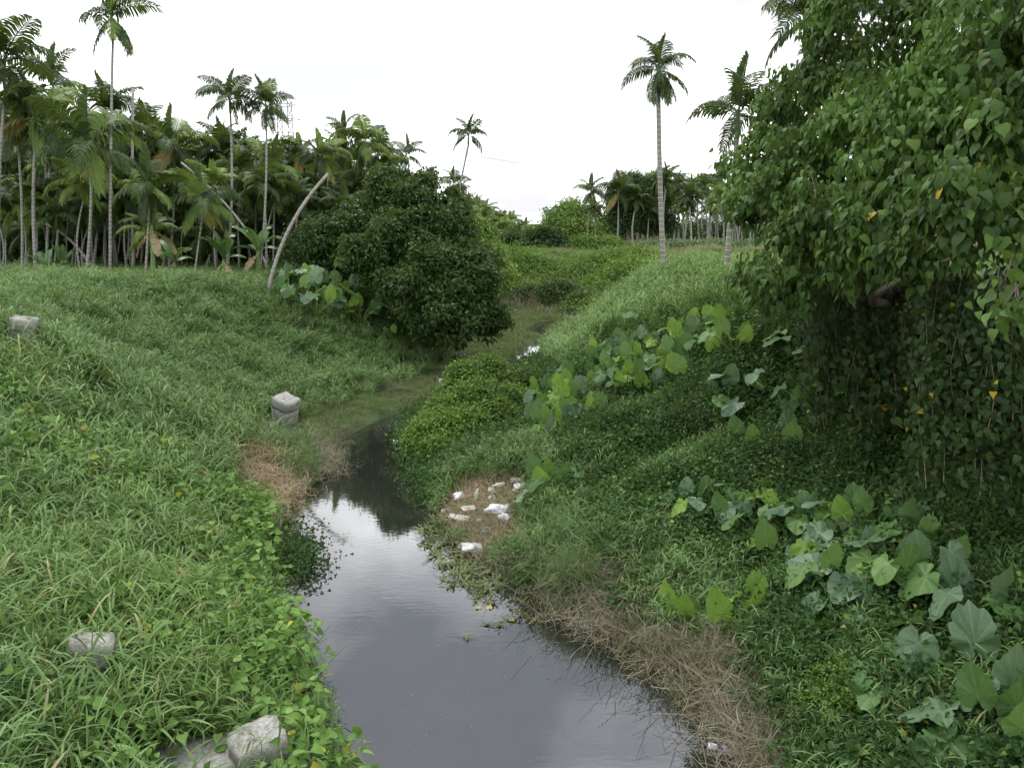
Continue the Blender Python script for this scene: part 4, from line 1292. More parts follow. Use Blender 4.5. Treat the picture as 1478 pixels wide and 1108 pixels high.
for i in pick:
    a = A[i] / np.linalg.norm(A[i])
    x = np.cross(a, N_[i])
    x /= np.linalg.norm(x)
    z = np.cross(x, a)
    o = link('leaf', LEAFM[int(r_[i] * 7) % 7], tree)
    mt = Matrix((( x[0], a[0], z[0], C[i][0] - tb[0]), (x[1], a[1], z[1], C[i][1] - tb[1]), (x[2], a[2], z[2], C[i][2] - tb[2]), (0, 0, 0, 1)))
    o.matrix_basis = mt @ Matrix.Scale(float(S[i]) * 1.08, 4)
lm = limbs_mesh(tb, [l for l in RTL[:19] if l[2] > tb[2] + 2.2], .2, .42)
trk = link('trunk', lm, tree)
mb = MB()
LC = np.array([l[:3] for l in RTL])
for i in rng.choice(len(C), 420, replace=False):
    c0 = LC[np.argmin(((LC - C[i]) ** 2).sum(1))]
    p1 = C[i] + (C[i] - c0) * .06
    p0 = c0 + (C[i] - c0) * .35 + rng.normal(size=3) * .1
    t = np.linspace(0, 1, 5)
    q = p0 + (p1 - p0) * t[:, None]
    q[:, 2] += .12 * np.sin(t * 3.14)
    mb.tube(q - tb, np.interp(t, [0, 1], [.016, .005]), 4, cap=False)
link('twigs', mb.mesh('twigs', 'bark'), trk)
# pale broken stump glimpsed below the crown
sp_ = at(1316, 452, 14.5)
sp_[2] = h1(sp_[0], sp_[1]) - .1
st = thing('tree_stump', 'pale broken stump in the gap under the large tree', 'stump', sp_)
mb = MB()
for k in range(5):
    a = k * 1.25
    hh = 1.0 + .35 * ((k * 7) % 3) / 2
    t = np.linspace(0, 1, 6)
    mb.tube(np.column_stack([.16 * math.cos(a) * (1 + .2 * t), .16 * math.sin(a) + 0 * t, hh * t * 1.2]), np.interp(t, [0, .8, 1], [.17, .12, .03]), 7)
link('stump_wood', mb.mesh('stump_wood', 'palebark', True), st)
# hanging vine curtain in the shade
def curtain(label, spots, n_leaf, size, mat, name='hanging_vine'):
    b_ = hit(*spots[0][:2])
    o = thing(name, label, 'vine', b_)
    Cs, As, Ns, Ss = [], [], [], []
    st_ = MB()
    for (u0, v0, u1, v1, d0, d1) in spots:
        for k in range(5):
            p0 = at(u0 + random.uniform(-18, 18), v0 + random.uniform(-15, 15), d0 + random.uniform(-.4, .4))
            p1 = at(u1 + random.uniform(-22, 22), v1 + random.uniform(-15, 25), d1 + random.uniform(-.3, .3))
            t = np.linspace(0, 1, 9)
            q = p0 + (p1 - p0) * t[:, None] + np.column_stack([.08 * np.sin(t * 6 + k), .08 * np.cos(t * 5 + k), -.18 * np.sin(t * 3.14)])
            st_.tube(q - b_, .006, 4, cap=False)
            tt = rng.uniform(0, 1, n_leaf)
            c = np.column_stack([np.interp(tt, t, q[:, j]) for j in range(3)]) + rng.normal(size=(n_leaf, 3)) * .13
            a = rng.normal(size=(n_leaf, 3)) * .6
            a[:, 2] -= 1.0
            nn = rng.normal(size=(n_leaf, 3)) * .5
            nn[:, 0] -= .9
            nn[:, 1] -= .5
            nn[:, 2] += .5
            Cs.append(c); As.append(a); Ns.append(nn); Ss.append(size * rng.uniform(.6, 1.3, n_leaf))
    a_, b2_, c_ = leaf_mass(np.vstack(Cs) - b_, np.vstack(As), np.vstack(Ns), np.concatenate(Ss), T_HEART6)
    link('foliage', mesh_np('foliage', a_, b2_, mat, c_), o)['kind'] = 'stuff'
    link('stems', st_.mesh('stems', 'bark'), o)
curtain('leafy vine curtain hanging over the dark bank below the large tree', [(1345 + i * 22, 400, 1345 + i * 20, 690 - (i % 3) * 40, 10.2 - i * .12, 9.7 - i * .1) for i in range(7)], 150, .085, 'vine_shaded')
curtain('shorter dim vine curtain in the deep shade behind the leafy one', [(1170 + i * 26, 400, 1175 + i * 26, 560 + (i % 2) * 40, 13.3 - i * .1, 12.6 - i * .1) for i in range(6)], 70, .12, 'vine_shaded')
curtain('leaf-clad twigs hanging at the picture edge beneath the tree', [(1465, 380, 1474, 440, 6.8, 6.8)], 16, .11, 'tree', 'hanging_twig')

# ================================================================== TARO
def taro_leaf(i, wavy=1.0, size=1.0, ragged=0.0):
    na, rings = 54, (.35, .7, 1.0)
    th = np.linspace(-math.pi, math.pi, na, endpoint=False)
    dg = np.degrees(np.abs(th))
    r = np.interp(dg, [0, 12, 30, 60, 90, 120, 150, 168, 180], [1.0, .86, .70, .54, .465, .45, .42, .27, .10])
    rs = np.random.default_rng(100 + i)
    V = [[0, 0, 0]]
    for q in rings:
        rr = r * q
        if q == 1.0:
            rr = rr * (1 + .035 * np.cos(th * 18 + math.pi) * wavy) * (1 - ragged * (rs.random(na) < .18) * rs.uniform(.2, .6, na))
        x, y = rr * np.sin(th), rr * np.cos(th)
        z = -.16 * y * np.abs(y) - .10 * (1 - np.exp(-x * x * 6)) + .22 * np.abs(x) * .6 - .022 * q * np.cos(th * 18) * wavy + .06 * q * np.sin(th * 3 + i * 1.7) + .05 * q * np.sin(th * 5 + i * 2.9)
        V += list(np.column_stack([x, y, z]))
    V = np.array(V)
    Fc = []
    for j in range(na):
        k = (j + 1) % na
        Fc.append((0, 1 + j, 1 + k))
        for q in range(2):
            a, b_ = 1 + q * na + j, 1 + q * na + k
            Fc += [(a, a + na, b_ + na), (a, b_ + na, b_)]
    return V, Fc
TL = {}
for mt in ('taro', 'taroy', 'tarob', 'taroo'):
    TL[mt] = []
    for i in range(4):
        V_, F_ = taro_leaf(i, random.uniform(.7, 1.3), 1, .28 if i == 3 else .10)
        TL[mt].append(mesh_np('leaf', V_, F_, mt, np.full(len(V_), random.random()), V_[:, :2], True))
ORD = 'first second third fourth fifth sixth seventh eighth ninth tenth eleventh twelfth thirteenth fourteenth fifteenth sixteenth seventeenth eighteenth nineteenth twentieth twenty-first twenty-second twenty-third twenty-fourth twenty-fifth twenty-sixth twenty-seventh twenty-eighth twenty-ninth thirtieth thirty-first thirty-second'.split()
def taro(label, u, v, n, size, mats=('taro',), stalk=.6, up=0.0, group=None, face=None, name='taro_plant', base=None):
    b_ = hit(u, v) if base is None else np.array(base)
    o = thing(name, label, 'taro plant', b_ - np.array([0, 0, .04]), 0, group)
    a0 = random.uniform(0, 6.28)
    for j in range(n):
        az = a0 + j * 2.4 + random.uniform(-.4, .4)
        outv = np.array([math.cos(az), math.sin(az), 0])
        lean = random.uniform(.25, .8)
        sl = stalk * random.uniform(.65, 1.15)
        bias = np.array([-.25, -.2, 0]) if face is None else np.array(face)
        tip = outv * sl * lean + bias * sl * .5 + np.array([0, 0, sl * random.uniform(.75, 1.0)])
        t = np.linspace(0, 1, 7)
        q = (1 - t)[:, None] ** 2 * 0 + 2 * ((1 - t) * t)[:, None] * np.array([tip[0] * .2, tip[1] * .2, tip[2] * .65]) + (t ** 2)[:, None] * tip
        mb = MB()
        mb.tube(q, np.interp(t, [0, 1], [.022, .009]) * size / .5, 6)
        stm = mb.mesh('stalk', 'stalk', True)
        upr = random.random() < up
        if upr:
            A_ = np.array([outv[0] * .3, outv[1] * .3, 1.0])
            N2 = np.array([random.uniform(-.5, .3), -1.0, .25]) + outv * .4
        else:
            A_ = outv + bias * .8 + np.array([0, 0, random.uniform(-1.1, .1)])
            N2 = outv * .35 + bias * .9 + np.array([random.uniform(-.5, .5), random.uniform(-.5, .5), 1.0])
        A_ = A_ / np.linalg.norm(A_)
        X_ = np.cross(A_, N2)
        X_ /= np.linalg.norm(X_)
        Z_ = np.cross(X_, A_)
        lf = link('leaf', random.choice(TL[random.choice(mats)]), o)
        s_ = size * random.uniform(.75, 1.15) / 1.4
        lf.matrix_basis = Matrix(((X_[0], A_[0], Z_[0], tip[0]), (X_[1], A_[1], Z_[1], tip[1]), (X_[2], A_[2], Z_[2], tip[2]), (0, 0, 0, 1))) @ Matrix.Scale(s_, 4)
        link('stalk', stm, lf).matrix_basis = lf.matrix_basis.inverted()
    return o
gA = 'taro plants of the front patch on the shady bank'
for k, (u_, v_, n, sz) in enumerate(sorted([(1150, 815, 4, .5), (1205, 770, 4, .5), (1058, 775, 4, .45), (1250, 800, 4, .55), (1180, 790, 4, .5), (1290, 860, 4, .55), (1120, 760, 4, .48), (1000, 752, 4, .5), (1040, 752, 5, .5), (1080, 740, 4, .5), (1092, 785, 5, .55), (1125, 812, 4, .55), (1150, 775, 5, .6), (1168, 830, 4, .6),
                                     (1190, 862, 3, .62), (1215, 805, 5, .65), (1235, 868, 3, .66), (1272, 835, 4, .66), (1300, 805, 4, .62), (1332, 850, 4, .6), (1265, 770, 4, .55), (1345, 790, 3, .55)])):
    taro('big taro in the crowded patch on the shady bank, %s from its water end' % ORD[k], u_, v_, n + 2, sz * .86, ('taro', 'taro', 'tarob') if k % 3 else ('taro', 'tarob', 'taroy'), .55, .22, gA)
taro('single flat pale taro leaf lying low before the crowded patch', 970, 800, 1, .55, ('tarob',), .32)
taro('bright yellow-green taro with broken leaves below the crowded patch', 1075, 915, 7, .52, ('taroy',), .55, .35)
taro('small yellowing taro left of the bright broken-leaved one', 992, 905, 4, .42, ('taroy',), .45, .5)
taro('low yellow-green taro clump beside the litter', 800, 715, 9, .46, ('taroy', 'taroy', 'taro'), .55, .25)
taro('pale taro leaf pair at the end of the litter patch', 772, 745, 2, .42, ('tarob',), .42)
taro('taro with pale edges at the upper rim of the crowded patch', 1118, 705, 3, .48, ('taro', 'taroy'), .3)
taro('dusty blue-green taro below the crowded patch', 1205, 905, 3, .5, ('tarob',), .45)
taro('dusty taro with split leaf in the lower corner slope', 1320, 962, 5, .55, ('tarob', 'taro'), .5)
taro('blue-green taro with upright fan leaf near the picture edge', 1395, 905, 6, .6, ('tarob', 'taro'), .6, .4)
taro('taro with one large round pale leaf at the right picture edge', 1440, 1075, 5, .55, ('taro', 'tarob'), .6, .6)
taro('taro with a tall grey-green leaf at the right picture edge', 1468, 1000, 3, .62, ('tarob',), .5, .6)
taro('large taro with shredded flat leaf in the lower right corner', 1400, 1098, 6, .6, ('tarob', 'taro'), .45)
taro('small light green taro seedling above the orange fallen leaf', 1275, 1030, 3, .42, ('taroy', 'taro'), .45)
taro('taro sprout just left of the dusty split-leaved taro', 1260, 985, 3, .4, ('taro',), .42)
gB = 'taro plants on the slope below the cane grass'
for k, (u_, v_, n, sz) in enumerate(sorted([(830, 620, 4, .5), (905, 580, 4, .5), (940, 575, 4, .5), (1060, 520, 4, .5), (815, 600, 4, .5), (865, 560, 4, .5), (935, 545, 4, .5), (1020, 500, 4, .52), (860, 590, 3, .5), (890, 530, 4, .5), (945, 490, 3, .5), (782, 620, 4, .52), (805, 640, 4, .55), (842, 585, 4, .5), (852, 612, 3, .5), (884, 572, 4, .5), (905, 548, 4, .52), (925, 530, 4, .5), (875, 540, 4, .5), (952, 520, 4, .52),
                                     (992, 535, 4, .58), (1010, 520, 4, .55), (1035, 530, 3, .5), (962, 560, 3, .5), (832, 568, 3, .5), (1000, 565, 3, .52), (900, 515, 4, .5), (1040, 490, 4, .5), (975, 500, 4, .5), (790, 590, 3, .5)])):
    taro('upright yellow-green taro in the drift below the cane grass, %s from the vine mound' % ORD[k], u_, v_, n + 2, sz * .9, ('taroy', 'taro', 'taro') if k % 2 else ('taroy', 'taro', 'tarob'), .72, .6, gB)
gC = 'taro plants in the shade of the large tree'
for k, (u_, v_, n, sz) in enumerate(sorted([(1050, 595, 3, .5), (1078, 580, 3, .55), (1092, 618, 3, .5), (1112, 575, 3, .5), (1135, 605, 3, .5), (1165, 610, 3, .5), (1150, 520, 4, .6), (1182, 540, 4, .6), (1205, 505, 4, .65), (1235, 550, 3, .6), (1010, 610, 2, .45), (1150, 660, 3, .5), (1080, 660, 2, .5)])):
    taro('dark green taro in the shade of the large tree, %s from the stream' % ORD[k], u_, v_, n, sz, ('taro', 'tarob', 'taro'), .65, .3, gC)
gD = 'taro plants on the grove bank'
for k, (u_, v_, n, sz) in enumerate(sorted([(418, 440, 4, .6), (436, 455, 4, .62), (458, 462, 4, .62), (480, 455, 4, .6), (502, 465, 4, .6), (522, 470, 4, .58), (432, 425, 4, .6), (452, 430, 4, .62), (470, 425, 3, .58), (497, 440, 3, .6)])):
    taro('tall taro in the clump on the grove bank, %s from the curved bare trunk' % ORD[k], u_, v_, n + 2, sz * 1.12, ('taro', 'taro', 'tarob', 'taroy'), 1.1, .4, gD, face=(.25, -.35, 0))
taro('taro with a folded light leaf below the clump on the grove bank', 566, 495, 3, .55, ('taroy', 'taro'), .55, .4)
taro('lone light green taro plant in the middle of the grassy slope', 265, 512, 4, .42, ('taroy', 'taro'), .5)
taro('blue-green taro tucked at the right foot of the vine mound', 712, 612, 4, .5, ('tarob',), .5)
taro('grey drooping taro leaves under the big dark bush', 662, 520, 3, .6, ('tarob',), .35)
taro('light taro leaf at the foot of the creeper below the vine mound', 800, 668, 2, .4, ('taroy', 'taro'), .35)

# ================================================================== CONCRETE POSTS
def post(label, u, v, wd, ht, tilt, rz, base=None, name='concrete_post', sink=.35):
    b_ = hit(u, v) if base is None else np.array(base)
    o = thing(name, label, 'concrete post', b_ - np.array([0, 0, sink]), rz)
    o.rotation_euler = (tilt[0], tilt[1], rz)
    s = wd / 2
    rs = np.random.default_rng(int(u))
    def block(prof, pw, seed):
        # squarish column from (half width, z) rings, chipped and uneven
        n = 28
        a = np.arange(n) * 2 * math.pi / n + .05
        sq = (np.abs(np.cos(a)) ** pw + np.abs(np.sin(a)) ** pw) ** (-1 / pw)
        V_, F_ = [], []
        for k, (hw, z) in enumerate(prof):
            jit = 1 + rs.normal(0, .018, n) - .12 * (rs.random(n) < .05)
            V_.append(np.column_stack([hw * sq * jit * np.cos(a), hw * sq * jit * .9 * np.sin(a), z + rs.normal(0, .012, n) * (0 < k)]))
        m_ = len(prof)
        V_.append([[0, 0, prof[-1][1] + .01]])
        for k in range(m_ - 1):
            for i in range(n):
                q = (i + 1) % n
                F_ += [(k * n + i, k * n + q, k * n + n + q), (k * n + i, k * n + n + q, k * n + n + i)]
        F_ += [((m_ - 1) * n + i, (m_ - 1) * n + (i + 1) % n, m_ * n) for i in range(n)]
        mb = MB()
        mb.add(np.vstack(V_), F_)
        return mb
    T_ = ht + sink
    zs = np.linspace(0, T_ - .26, 8)
    link('shaft', block([(s * (.94 - .04 * z / T_), z) for z in zs], 7, 1).mesh('shaft', 'concrete'), o)
    link('cap', block([(s * .5, T_ - .262), (s * .95, T_ - .26), (s * .98, T_ - .2), (s, T_ - .13), (s * .99, T_ - .06), (s * .96, T_ - .0), (s * .7, T_ + .01), (s * .35, T_ + .02)], 6, 2).mesh('cap', 'concrete'), o)
    return o
post('tilted grey concrete post with thick cap on the grassy far shore', 408, 614, .6, .86, (R(9), R(17), 0), R(-25))
post('weathered concrete post head buried in tall grass at the lower left', 108, 1020, .42, .66, (R(-4), R(12), 0), R(20))
post('pale concrete post top at the bottom edge beside the water', 385, 1118, .5, .52, (R(5), R(-6), 0), R(35))
post('white concrete post top poking from the grass near the left picture edge', 30, 492, .5, .5, (R(4), R(10), 0), R(10))
# broken slab in front of the lowest post
b_ = hit(300, 1110)
o = thing('concrete_slab', 'flat dark concrete slab at the bottom edge under creeping leaves', 'concrete slab', b_ + np.array([0, 0, .12]), R(14))
mb = MB()
nx_, ny_ = 8, 5
xx, yy = np.meshgrid(np.linspace(-.55, .55, nx_), np.linspace(-.35, .35, ny_))
top = np.column_stack([xx.ravel() + rng.normal(0, .015, xx.size), yy.ravel() + rng.normal(0, .015, xx.size), .05 + rng.normal(0, .008, xx.size)])
bot = top.copy()
bot[:, 2] -= .18
Vs = np.vstack([top, bot])
I = np.arange(nx_ * ny_).reshape(ny_, nx_)
fs = []
for i in range(ny_ - 1):
    for j in range(nx_ - 1):
        a, b2, c, d_ = I[i, j], I[i, j + 1], I[i + 1, j + 1], I[i + 1, j]
        fs += [(a, b2, c), (a, c, d_)]
edge = list(I[0]) + list(I[1:, -1]) + list(I[-1, ::-1][1:]) + list(I[::-1, 0][1:-1])
for a, b2 in zip(edge, edge[1:] + edge[:1]):
    fs += [(b2, a, a + nx_ * ny_), (b2, a + nx_ * ny_, b2 + nx_ * ny_)]
mb.add(Vs, fs)
link('slab', mb.mesh('slab', 'concrete'), o)

# ================================================================== WATER-EDGE PLANTS AND LITTER
def region_pts(poly, n, zoff=0.0):
    poly = np.array(poly, float)
    lo, hi = poly.min(0), poly.max(0)
    res = []
    while len(res) < n:
        u = random.uniform(lo[0], hi[0])
        v = random.uniform(lo[1], hi[1])
        if inpoly(np.array([u]), np.array([v]), poly)[0]:
            res.append((u, v))
    return res
def ground_pts(poly, n):
    return np.array([hit(*p) for p in region_pts(poly, n)])
# straw heaps
P = ground_pts(STRAWL, 90)
scatter('straw_heap', 'rust', P + [0, 0, .05], rng.uniform(.7, 1.2, len(P)), 'heap of rusty dry straw on the grassy bank above the water', .5, 'straw')
P = ground_pts(TRASH, 120)
scatter('litter_straw', 'rust', P + [0, 0, -.03], rng.uniform(.5, .9, len(P)), 'brown straw and rotting stalks around the litter', .5, 'straw')
P = ground_pts([(640, 760), (735, 740), (775, 800), (770, 850), (745, 832), (690, 800)], 90)
scatter('edge_straw', 'straw', P, rng.uniform(.6, 1.0, len(P)), 'greyish straw between the litter and the floating plants', .5, 'straw')
P = ground_pts([(450, 640), (490, 640), (488, 690), (455, 700)], 40)
scatter('hanging_straw', 'straw', P + [0, 0, .12], rng.uniform(.8, 1.3, len(P)), 'dry straw hanging over the undercut bank edge', .6, 'straw')
# tall drooping sedge on the near right edge
P = ground_pts([(770, 800), (830, 760), (880, 800), (860, 870), (815, 885), (780, 850)], 46)
scatter('drooping_sedge', 'reed', P, rng.uniform(.6, 1.0, len(P)), 'drooping blue-green sedge overhanging the water past the floating plants', .2, 'sedge')
P = ground_pts([(455, 640), (430, 625), (440, 690), (470, 690)], 16)
scatter('bank_sedge', 'reed', P, rng.uniform(.5, .8, len(P)), 'drooping sedge on the undercut bank below the tilted concrete post', .2, 'sedge')
# floating plants
def float_rosette(n, L):
    mb = MB()
    for i in range(n):
        blade(mb, (random.gauss(0, .05), random.gauss(0, .05), .0), random.uniform(0, 6.28), random.uniform(-.05, .7), L * random.uniform(.5, 1.2), .03 * random.uniform(.4, 1.3), random.uniform(.2, 1.3), 4)
    for i in range(5):
        blade(mb, (random.gauss(0, .1), random.gauss(0, .1), .015), random.uniform(0, 6.28), .05, L * 1.2, .012, .1, 3)
    return mb.mesh('float', 'hyac')
lib('hyac', [float_rosette(12, random.uniform(.16, .26)) for i in range(5)])
RAFT = [(600, 770), (640, 742), (690, 765), (740, 800), (745, 832), (720, 855), (690, 868), (650, 850), (635, 815)]
P = np.array([on_z(*p, .012) for p in region_pts(RAFT, 130)])
scatter('floating_plants', 'hyac', P, rng.uniform(.6, 1.25, len(P)), 'raft of olive floating plants drifting against the litter shore', .12, 'water plants')
P = np.array([on_z(*p, .01) for p in region_pts([(690, 860), (800, 860), (780, 900), (700, 905), (672, 925)], 16)])
scatter('stray_floating_plants', 'hyac', P, rng.uniform(.3, .7, len(P)), 'stray floating stalks drifting off the plant raft', .1, 'water plants')
P = np.array([on_z(*p, .02) for p in region_pts([(395, 765), (440, 762), (458, 800), (440, 838), (400, 835)], 34)])
scatter('dark_water_plants', 'creeper', P, rng.uniform(.8, 1.3, len(P)), 'dark leafy water plant leaning out from the grassy bank', .3, 'water plants')
# twigs standing in the water at the straw edge
mb = MB()
for i in range(70):
    u_, v_ = random.choice([(random.uniform(770, 900), random.uniform(880, 975)), (random.uniform(880, 1040), random.uniform(950, 1090))])
    p = on_z(u_, v_, 0)
    if poly_sdf([p[0]], [p[1]])[0][0] > -.02 or poly_sdf([p[0]], [p[1]])[0][0] < -.55:
        continue
    a = random.uniform(0, 6.28)
    l = random.uniform(.15, .5)
    t = np.linspace(0, 1, 6)
    mb.tube(np.column_stack([p[0] + l * t * math.cos(a), p[1] + l * t * math.sin(a), -.03 + .22 * np.sin(t * 2.9) * l]), .0035, 4, cap=False)
tw = link('drowned_twigs', mb.mesh('drowned_twigs', 'twig'))
tag(tw, 'thin dead twigs arching out of the water along the straw edge', 'twigs', kind='stuff')
# pale specks floating on the stream
mb = MB()
cnt = 0
while cnt < 150:
    u_, v_ = random.uniform(440, 760), random.uniform(640, 1100)
    p = on_z(u_, v_, .003)
    if poly_sdf([p[0]], [p[1]])[0][0] > -.25:
        continue
    cnt += 1
    r = random.uniform(.003, .008)
    a = np.arange(5) * 1.2566 + random.random()
    mb.add(np.vstack([np.column_stack([p[0] + r * np.cos(a), p[1] + r * np.sin(a) * 1.2, np.full(5, .003)]), [p + [0, 0, .003]]]), [(i, (i + 1) % 5, 5) for i in range(5)])
tag(link('floating_specks', mb.mesh('floating_specks', 'greysheet')), 'tiny pale scum specks scattered over the stream surface', 'scum', kind='stuff')

def lathe(prof, sides=12):
    prof = np.array(prof, float)
    a = np.arange(sides) * 2 * math.pi / sides
    V_ = np.vstack([np.column_stack([r * np.cos(a), r * np.sin(a), np.full(sides, z)]) for r, z in prof])
    F_ = []
    for i in range(len(prof) - 1):
        for j in range(sides):
            k = (j + 1) % sides
            p, q = i * sides + j, i * sides + k
            F_ += [(p, q, q + sides), (p, q + sides, p + sides)]
    return V_, F_
def bottle(label, u, v, L, rot, matb='foam', lab=None, z=None):
    b_ = hit(u, v) if z is None else on_z(u, v, z)
    o = thing('plastic_bottle', label, 'bottle', b_ + np.array([0, 0, L * .14]))
    o.rotation_euler = rot
    k = L
    mb = MB()
    mb.add(*lathe([(0, 0), (.13 * k, .0), (.145 * k, .03 * k), (.14 * k, .25 * k), (.125 * k, .3 * k), (.14 * k, .35 * k), (.14 * k, .62 * k), (.10 * k, .76 * k), (.05 * k, .86 * k), (.05 * k, .93 * k)]), rnd=.5)
    body = link('body', mb.mesh('body', matb, True), o)
    mb = MB()
    mb.add(*lathe([(.058 * k, .9 * k), (.06 * k, .91 * k), (.06 * k, 1.0 * k), (.0, 1.0 * k)]), rnd=.5)
    link('cap', mb.mesh('cap', lab or 'foam'), body)
    if lab:
        mb = MB()
        mb.add(*lathe([(.1455 * k, .36 * k), (.1465 * k, .37 * k), (.1465 * k, .6 * k), (.1455 * k, .61 * k)]), rnd=.5)
        link('label_band', mb.mesh('label_band', lab), body)
    return o
def cup(label, u, v, hgt, rot):
    o = thing('foam_cup', label, 'cup', hit(u, v) + np.array([0, 0, hgt * .3]))
    o.rotation_euler = rot
    k = hgt
    mb = MB()
    mb.add(*lathe([(0, .0), (.3 * k, 0), (.42 * k, .95 * k), (.46 * k, 1.0 * k), (.40 * k, .97 * k), (.28 * k, .05 * k), (0, .05 * k)], 14))
    link('shell', mb.mesh('shell', 'foam', True), o)
def bag(label, u, v, size, rz, name='plastic_bag', mat='bag', z=None, flat=.42, handles=True):
    b_ = hit(u, v) if z is None else on_z(u, v, z)
    o = thing(name, label, 'plastic bag', b_, rz)
    n, m_ = 18, 12
    th = np.linspace(0, 2 * math.pi, n, endpoint=False)
    V_ = []
    rs = np.random.default_rng(int(u * 7 + v))
    for j in range(m_):
        ph = math.pi * (j + .5) / m_
        for a in th:
            rr = 1 + .28 * math.sin(a * 3 + j * .7) * math.sin(ph) + rs.normal(0, .11)
            V_.append((size * .5 * rr * math.sin(ph) * math.cos(a), size * .36 * rr * math.sin(ph) * math.sin(a), size * flat * .5 * (1 + rr * math.cos(ph))))
    V_ += [(0, 0, size * flat), (0, 0, 0)]
    F_ = []
    for j in range(m_ - 1):
        for i in range(n):
            k = (i + 1) % n
            F_ += [(j * n + i, j * n + k, (j + 1) * n + k), (j * n + i, (j + 1) * n + k, (j + 1) * n + i)]
    for i in range(n):
        k = (i + 1) % n
        F_ += [(n * m_, k, i), (n * m_ + 1, (m_ - 1) * n + i, (m_ - 1) * n + k)]
    mb = MB()
    mb.add(V_, F_)
    link('pouch', mb.mesh('pouch', mat), o)
    if handles:
        for s_ in (-1, 1):
            mb = MB()
            t = np.linspace(0, 1, 7)
            c = np.column_stack([size * (.42 + .22 * t), s_ * size * (.10 + .07 * np.sin(t * 3.1)), size * (.16 + .10 * np.sin(t * 3.1))])
            w_ = np.array([0, .02, .03]) * size / .3
            mb.strip(c - w_, c + w_)
            link('handle', mb.mesh('handle', mat), o)
def tray(label, u, v, a, b2, rz, tilt=(0, 0)):
    o = thing('foam_tray', label, 'foam tray', hit(u, v) + np.array([0, 0, .03]), rz)
    o.rotation_euler = (tilt[0], tilt[1], rz)
    mb = MB()
    V_ = []
    for (x, y, z) in ((a * .8, b2 * .75, 0), (a, b2, .04), (a * .95, b2 * .95, .04), (a * .76, b2 * .7, .008)):
        V_ += [(x, -y, z), (x, y, z), (-x, y, z), (-x, -y, z)]
    F_ = [(0, 1, 2), (0, 2, 3), (12, 13, 14), (12, 14, 15)]
    for r in range(3):
        for i in range(4):
            k = (i + 1) % 4
            F_ += [(r * 4 + i, r * 4 + k, r * 4 + 4 + k), (r * 4 + i, r * 4 + 4 + k, r * 4 + 4 + i)]
    mb.add(V_, F_)
    link('shell', mb.mesh('shell', 'foam'), o)
def scrap(label, u, v, size, mat='foam', z=None, name='foam_scrap', cat='foam scrap'):
    b_ = hit(u, v) if z is None else on_z(u, v, z)
    mb = MB()
    rs = np.random.default_rng(int(u + v * 3))
    n = 9
    a = np.arange(n) * 2 * math.pi / n
    rr = size * .5 * rs.uniform(.6, 1.1, n)
    lo = np.column_stack([rr * np.cos(a), rr * np.sin(a) * .7, np.zeros(n)])
    hi = lo * [.85, .85, 1] + [0, 0, size * .35] + np.column_stack([0 * a, 0 * a, rs.normal(0, size * .05, n)])
    F_ = []
    for i in range(n):
        k = (i + 1) % n
        F_ += [(i, k, n + k), (i, n + k, n + i)]
        if 0 < i < n - 1:
            F_ += [(n, n + i, n + i + 1)]
    mb.add(np.vstack([lo, hi]), F_)
    o = link(name, mb.mesh(name, mat), loc=b_)
    tag(o, label, cat)
bag('white plastic bag lying on the brown litter patch', 716, 742, .42, R(10))
bag('white plastic bag on the floating plant raft', 680, 796, .36, R(160), z=.05)
bag('crumpled pale blue bag at the upper end of the litter', 752, 708, .34, R(40), handles=False)
bag('crumpled grey-white bag at the upper left of the litter', 662, 722, .26, R(70), handles=False, flat=.6)
bag('torn yellowish bag scrap right beside the white bag', 728, 752, .26, R(110), handles=False, flat=.5)
bottle('white bottle lying at the top of the litter, upper of two', 738, 698, .34, (R(80), 0, R(60)))
bottle('white bottle lying at the top of the litter, lower of two', 728, 703, .30, (R(84), 0, R(-50)))
bottle('white bottle standing tilted in the litter', 687, 722, .26, (R(28), R(10), 0))
bottle('white bottle standing among straw past the floating raft', 740, 790, .24, (R(25), R(15), 0))
bottle('floating clear bottle with blue label near the lower straw edge', 1022, 1080, .26, (R(88), 0, R(70)), 'bag', 'label', z=.0)
bottle('pale bottle floating at the tip of the vine mound', 568, 640, .36, (R(88), 0, R(75)), 'bag', z=.01)
cup('foam cup tipped over behind the white litter bag', 706, 722, .13, (R(70), 0, R(40)))
cup('small foam cup at the foot of the drooping sedge', 838, 893, .10, (R(60), 0, R(-30)))
tray('white foam tray left of the litter bag', 676, 738, .13, .07, R(20), (R(12), 0))
tray('dirty foam tray lower in the litter straw', 670, 752, .16, .09, R(-15), (R(6), R(5)))
tray('narrow white foam tray beside the floating raft', 731, 805, .14, .06, R(10), (R(10), 0))
scrap('white foam scrap at the left tip of the litter', 640, 738, .12)
scrap('white foam scrap below the narrow tray', 724, 812, .12)
scrap('yellowed foam scrap near the two white bottles', 709, 708, .16)
scrap('small pale scrap in the straw below the white bag', 692, 752, .10)
scrap('white slab scrap at the far waterline beside the vine mound', 641, 555, .5, 'concrete', name='stone_scrap', cat='stone')
scrap('pale stone in the grass below the tilted concrete post', 384, 628, .22, 'concrete', name='stone_scrap', cat='stone')
scrap('pale pebble-like scrap on the straw of the lower bank', 1086, 1030, .1, 'concrete', name='stone_scrap', cat='stone')
M['redfoil'] = plain_mat('red_wrapper', (.35, .05, .04), (.5, .12, .07), 12, .35, .2)
M['bluefilm'] = plain_mat('blue_film', (.10, .22, .42), (.22, .36, .55), 12, .4, .2)
bag('crumpled blue wrapper in the straw above the raft bag', 700, 772, .16, R(30), handles=False, flat=.4, mat='bluefilm')
bag('small red wrapper left of the white litter bag', 693, 730, .13, R(80), handles=False, flat=.35, mat='redfoil')
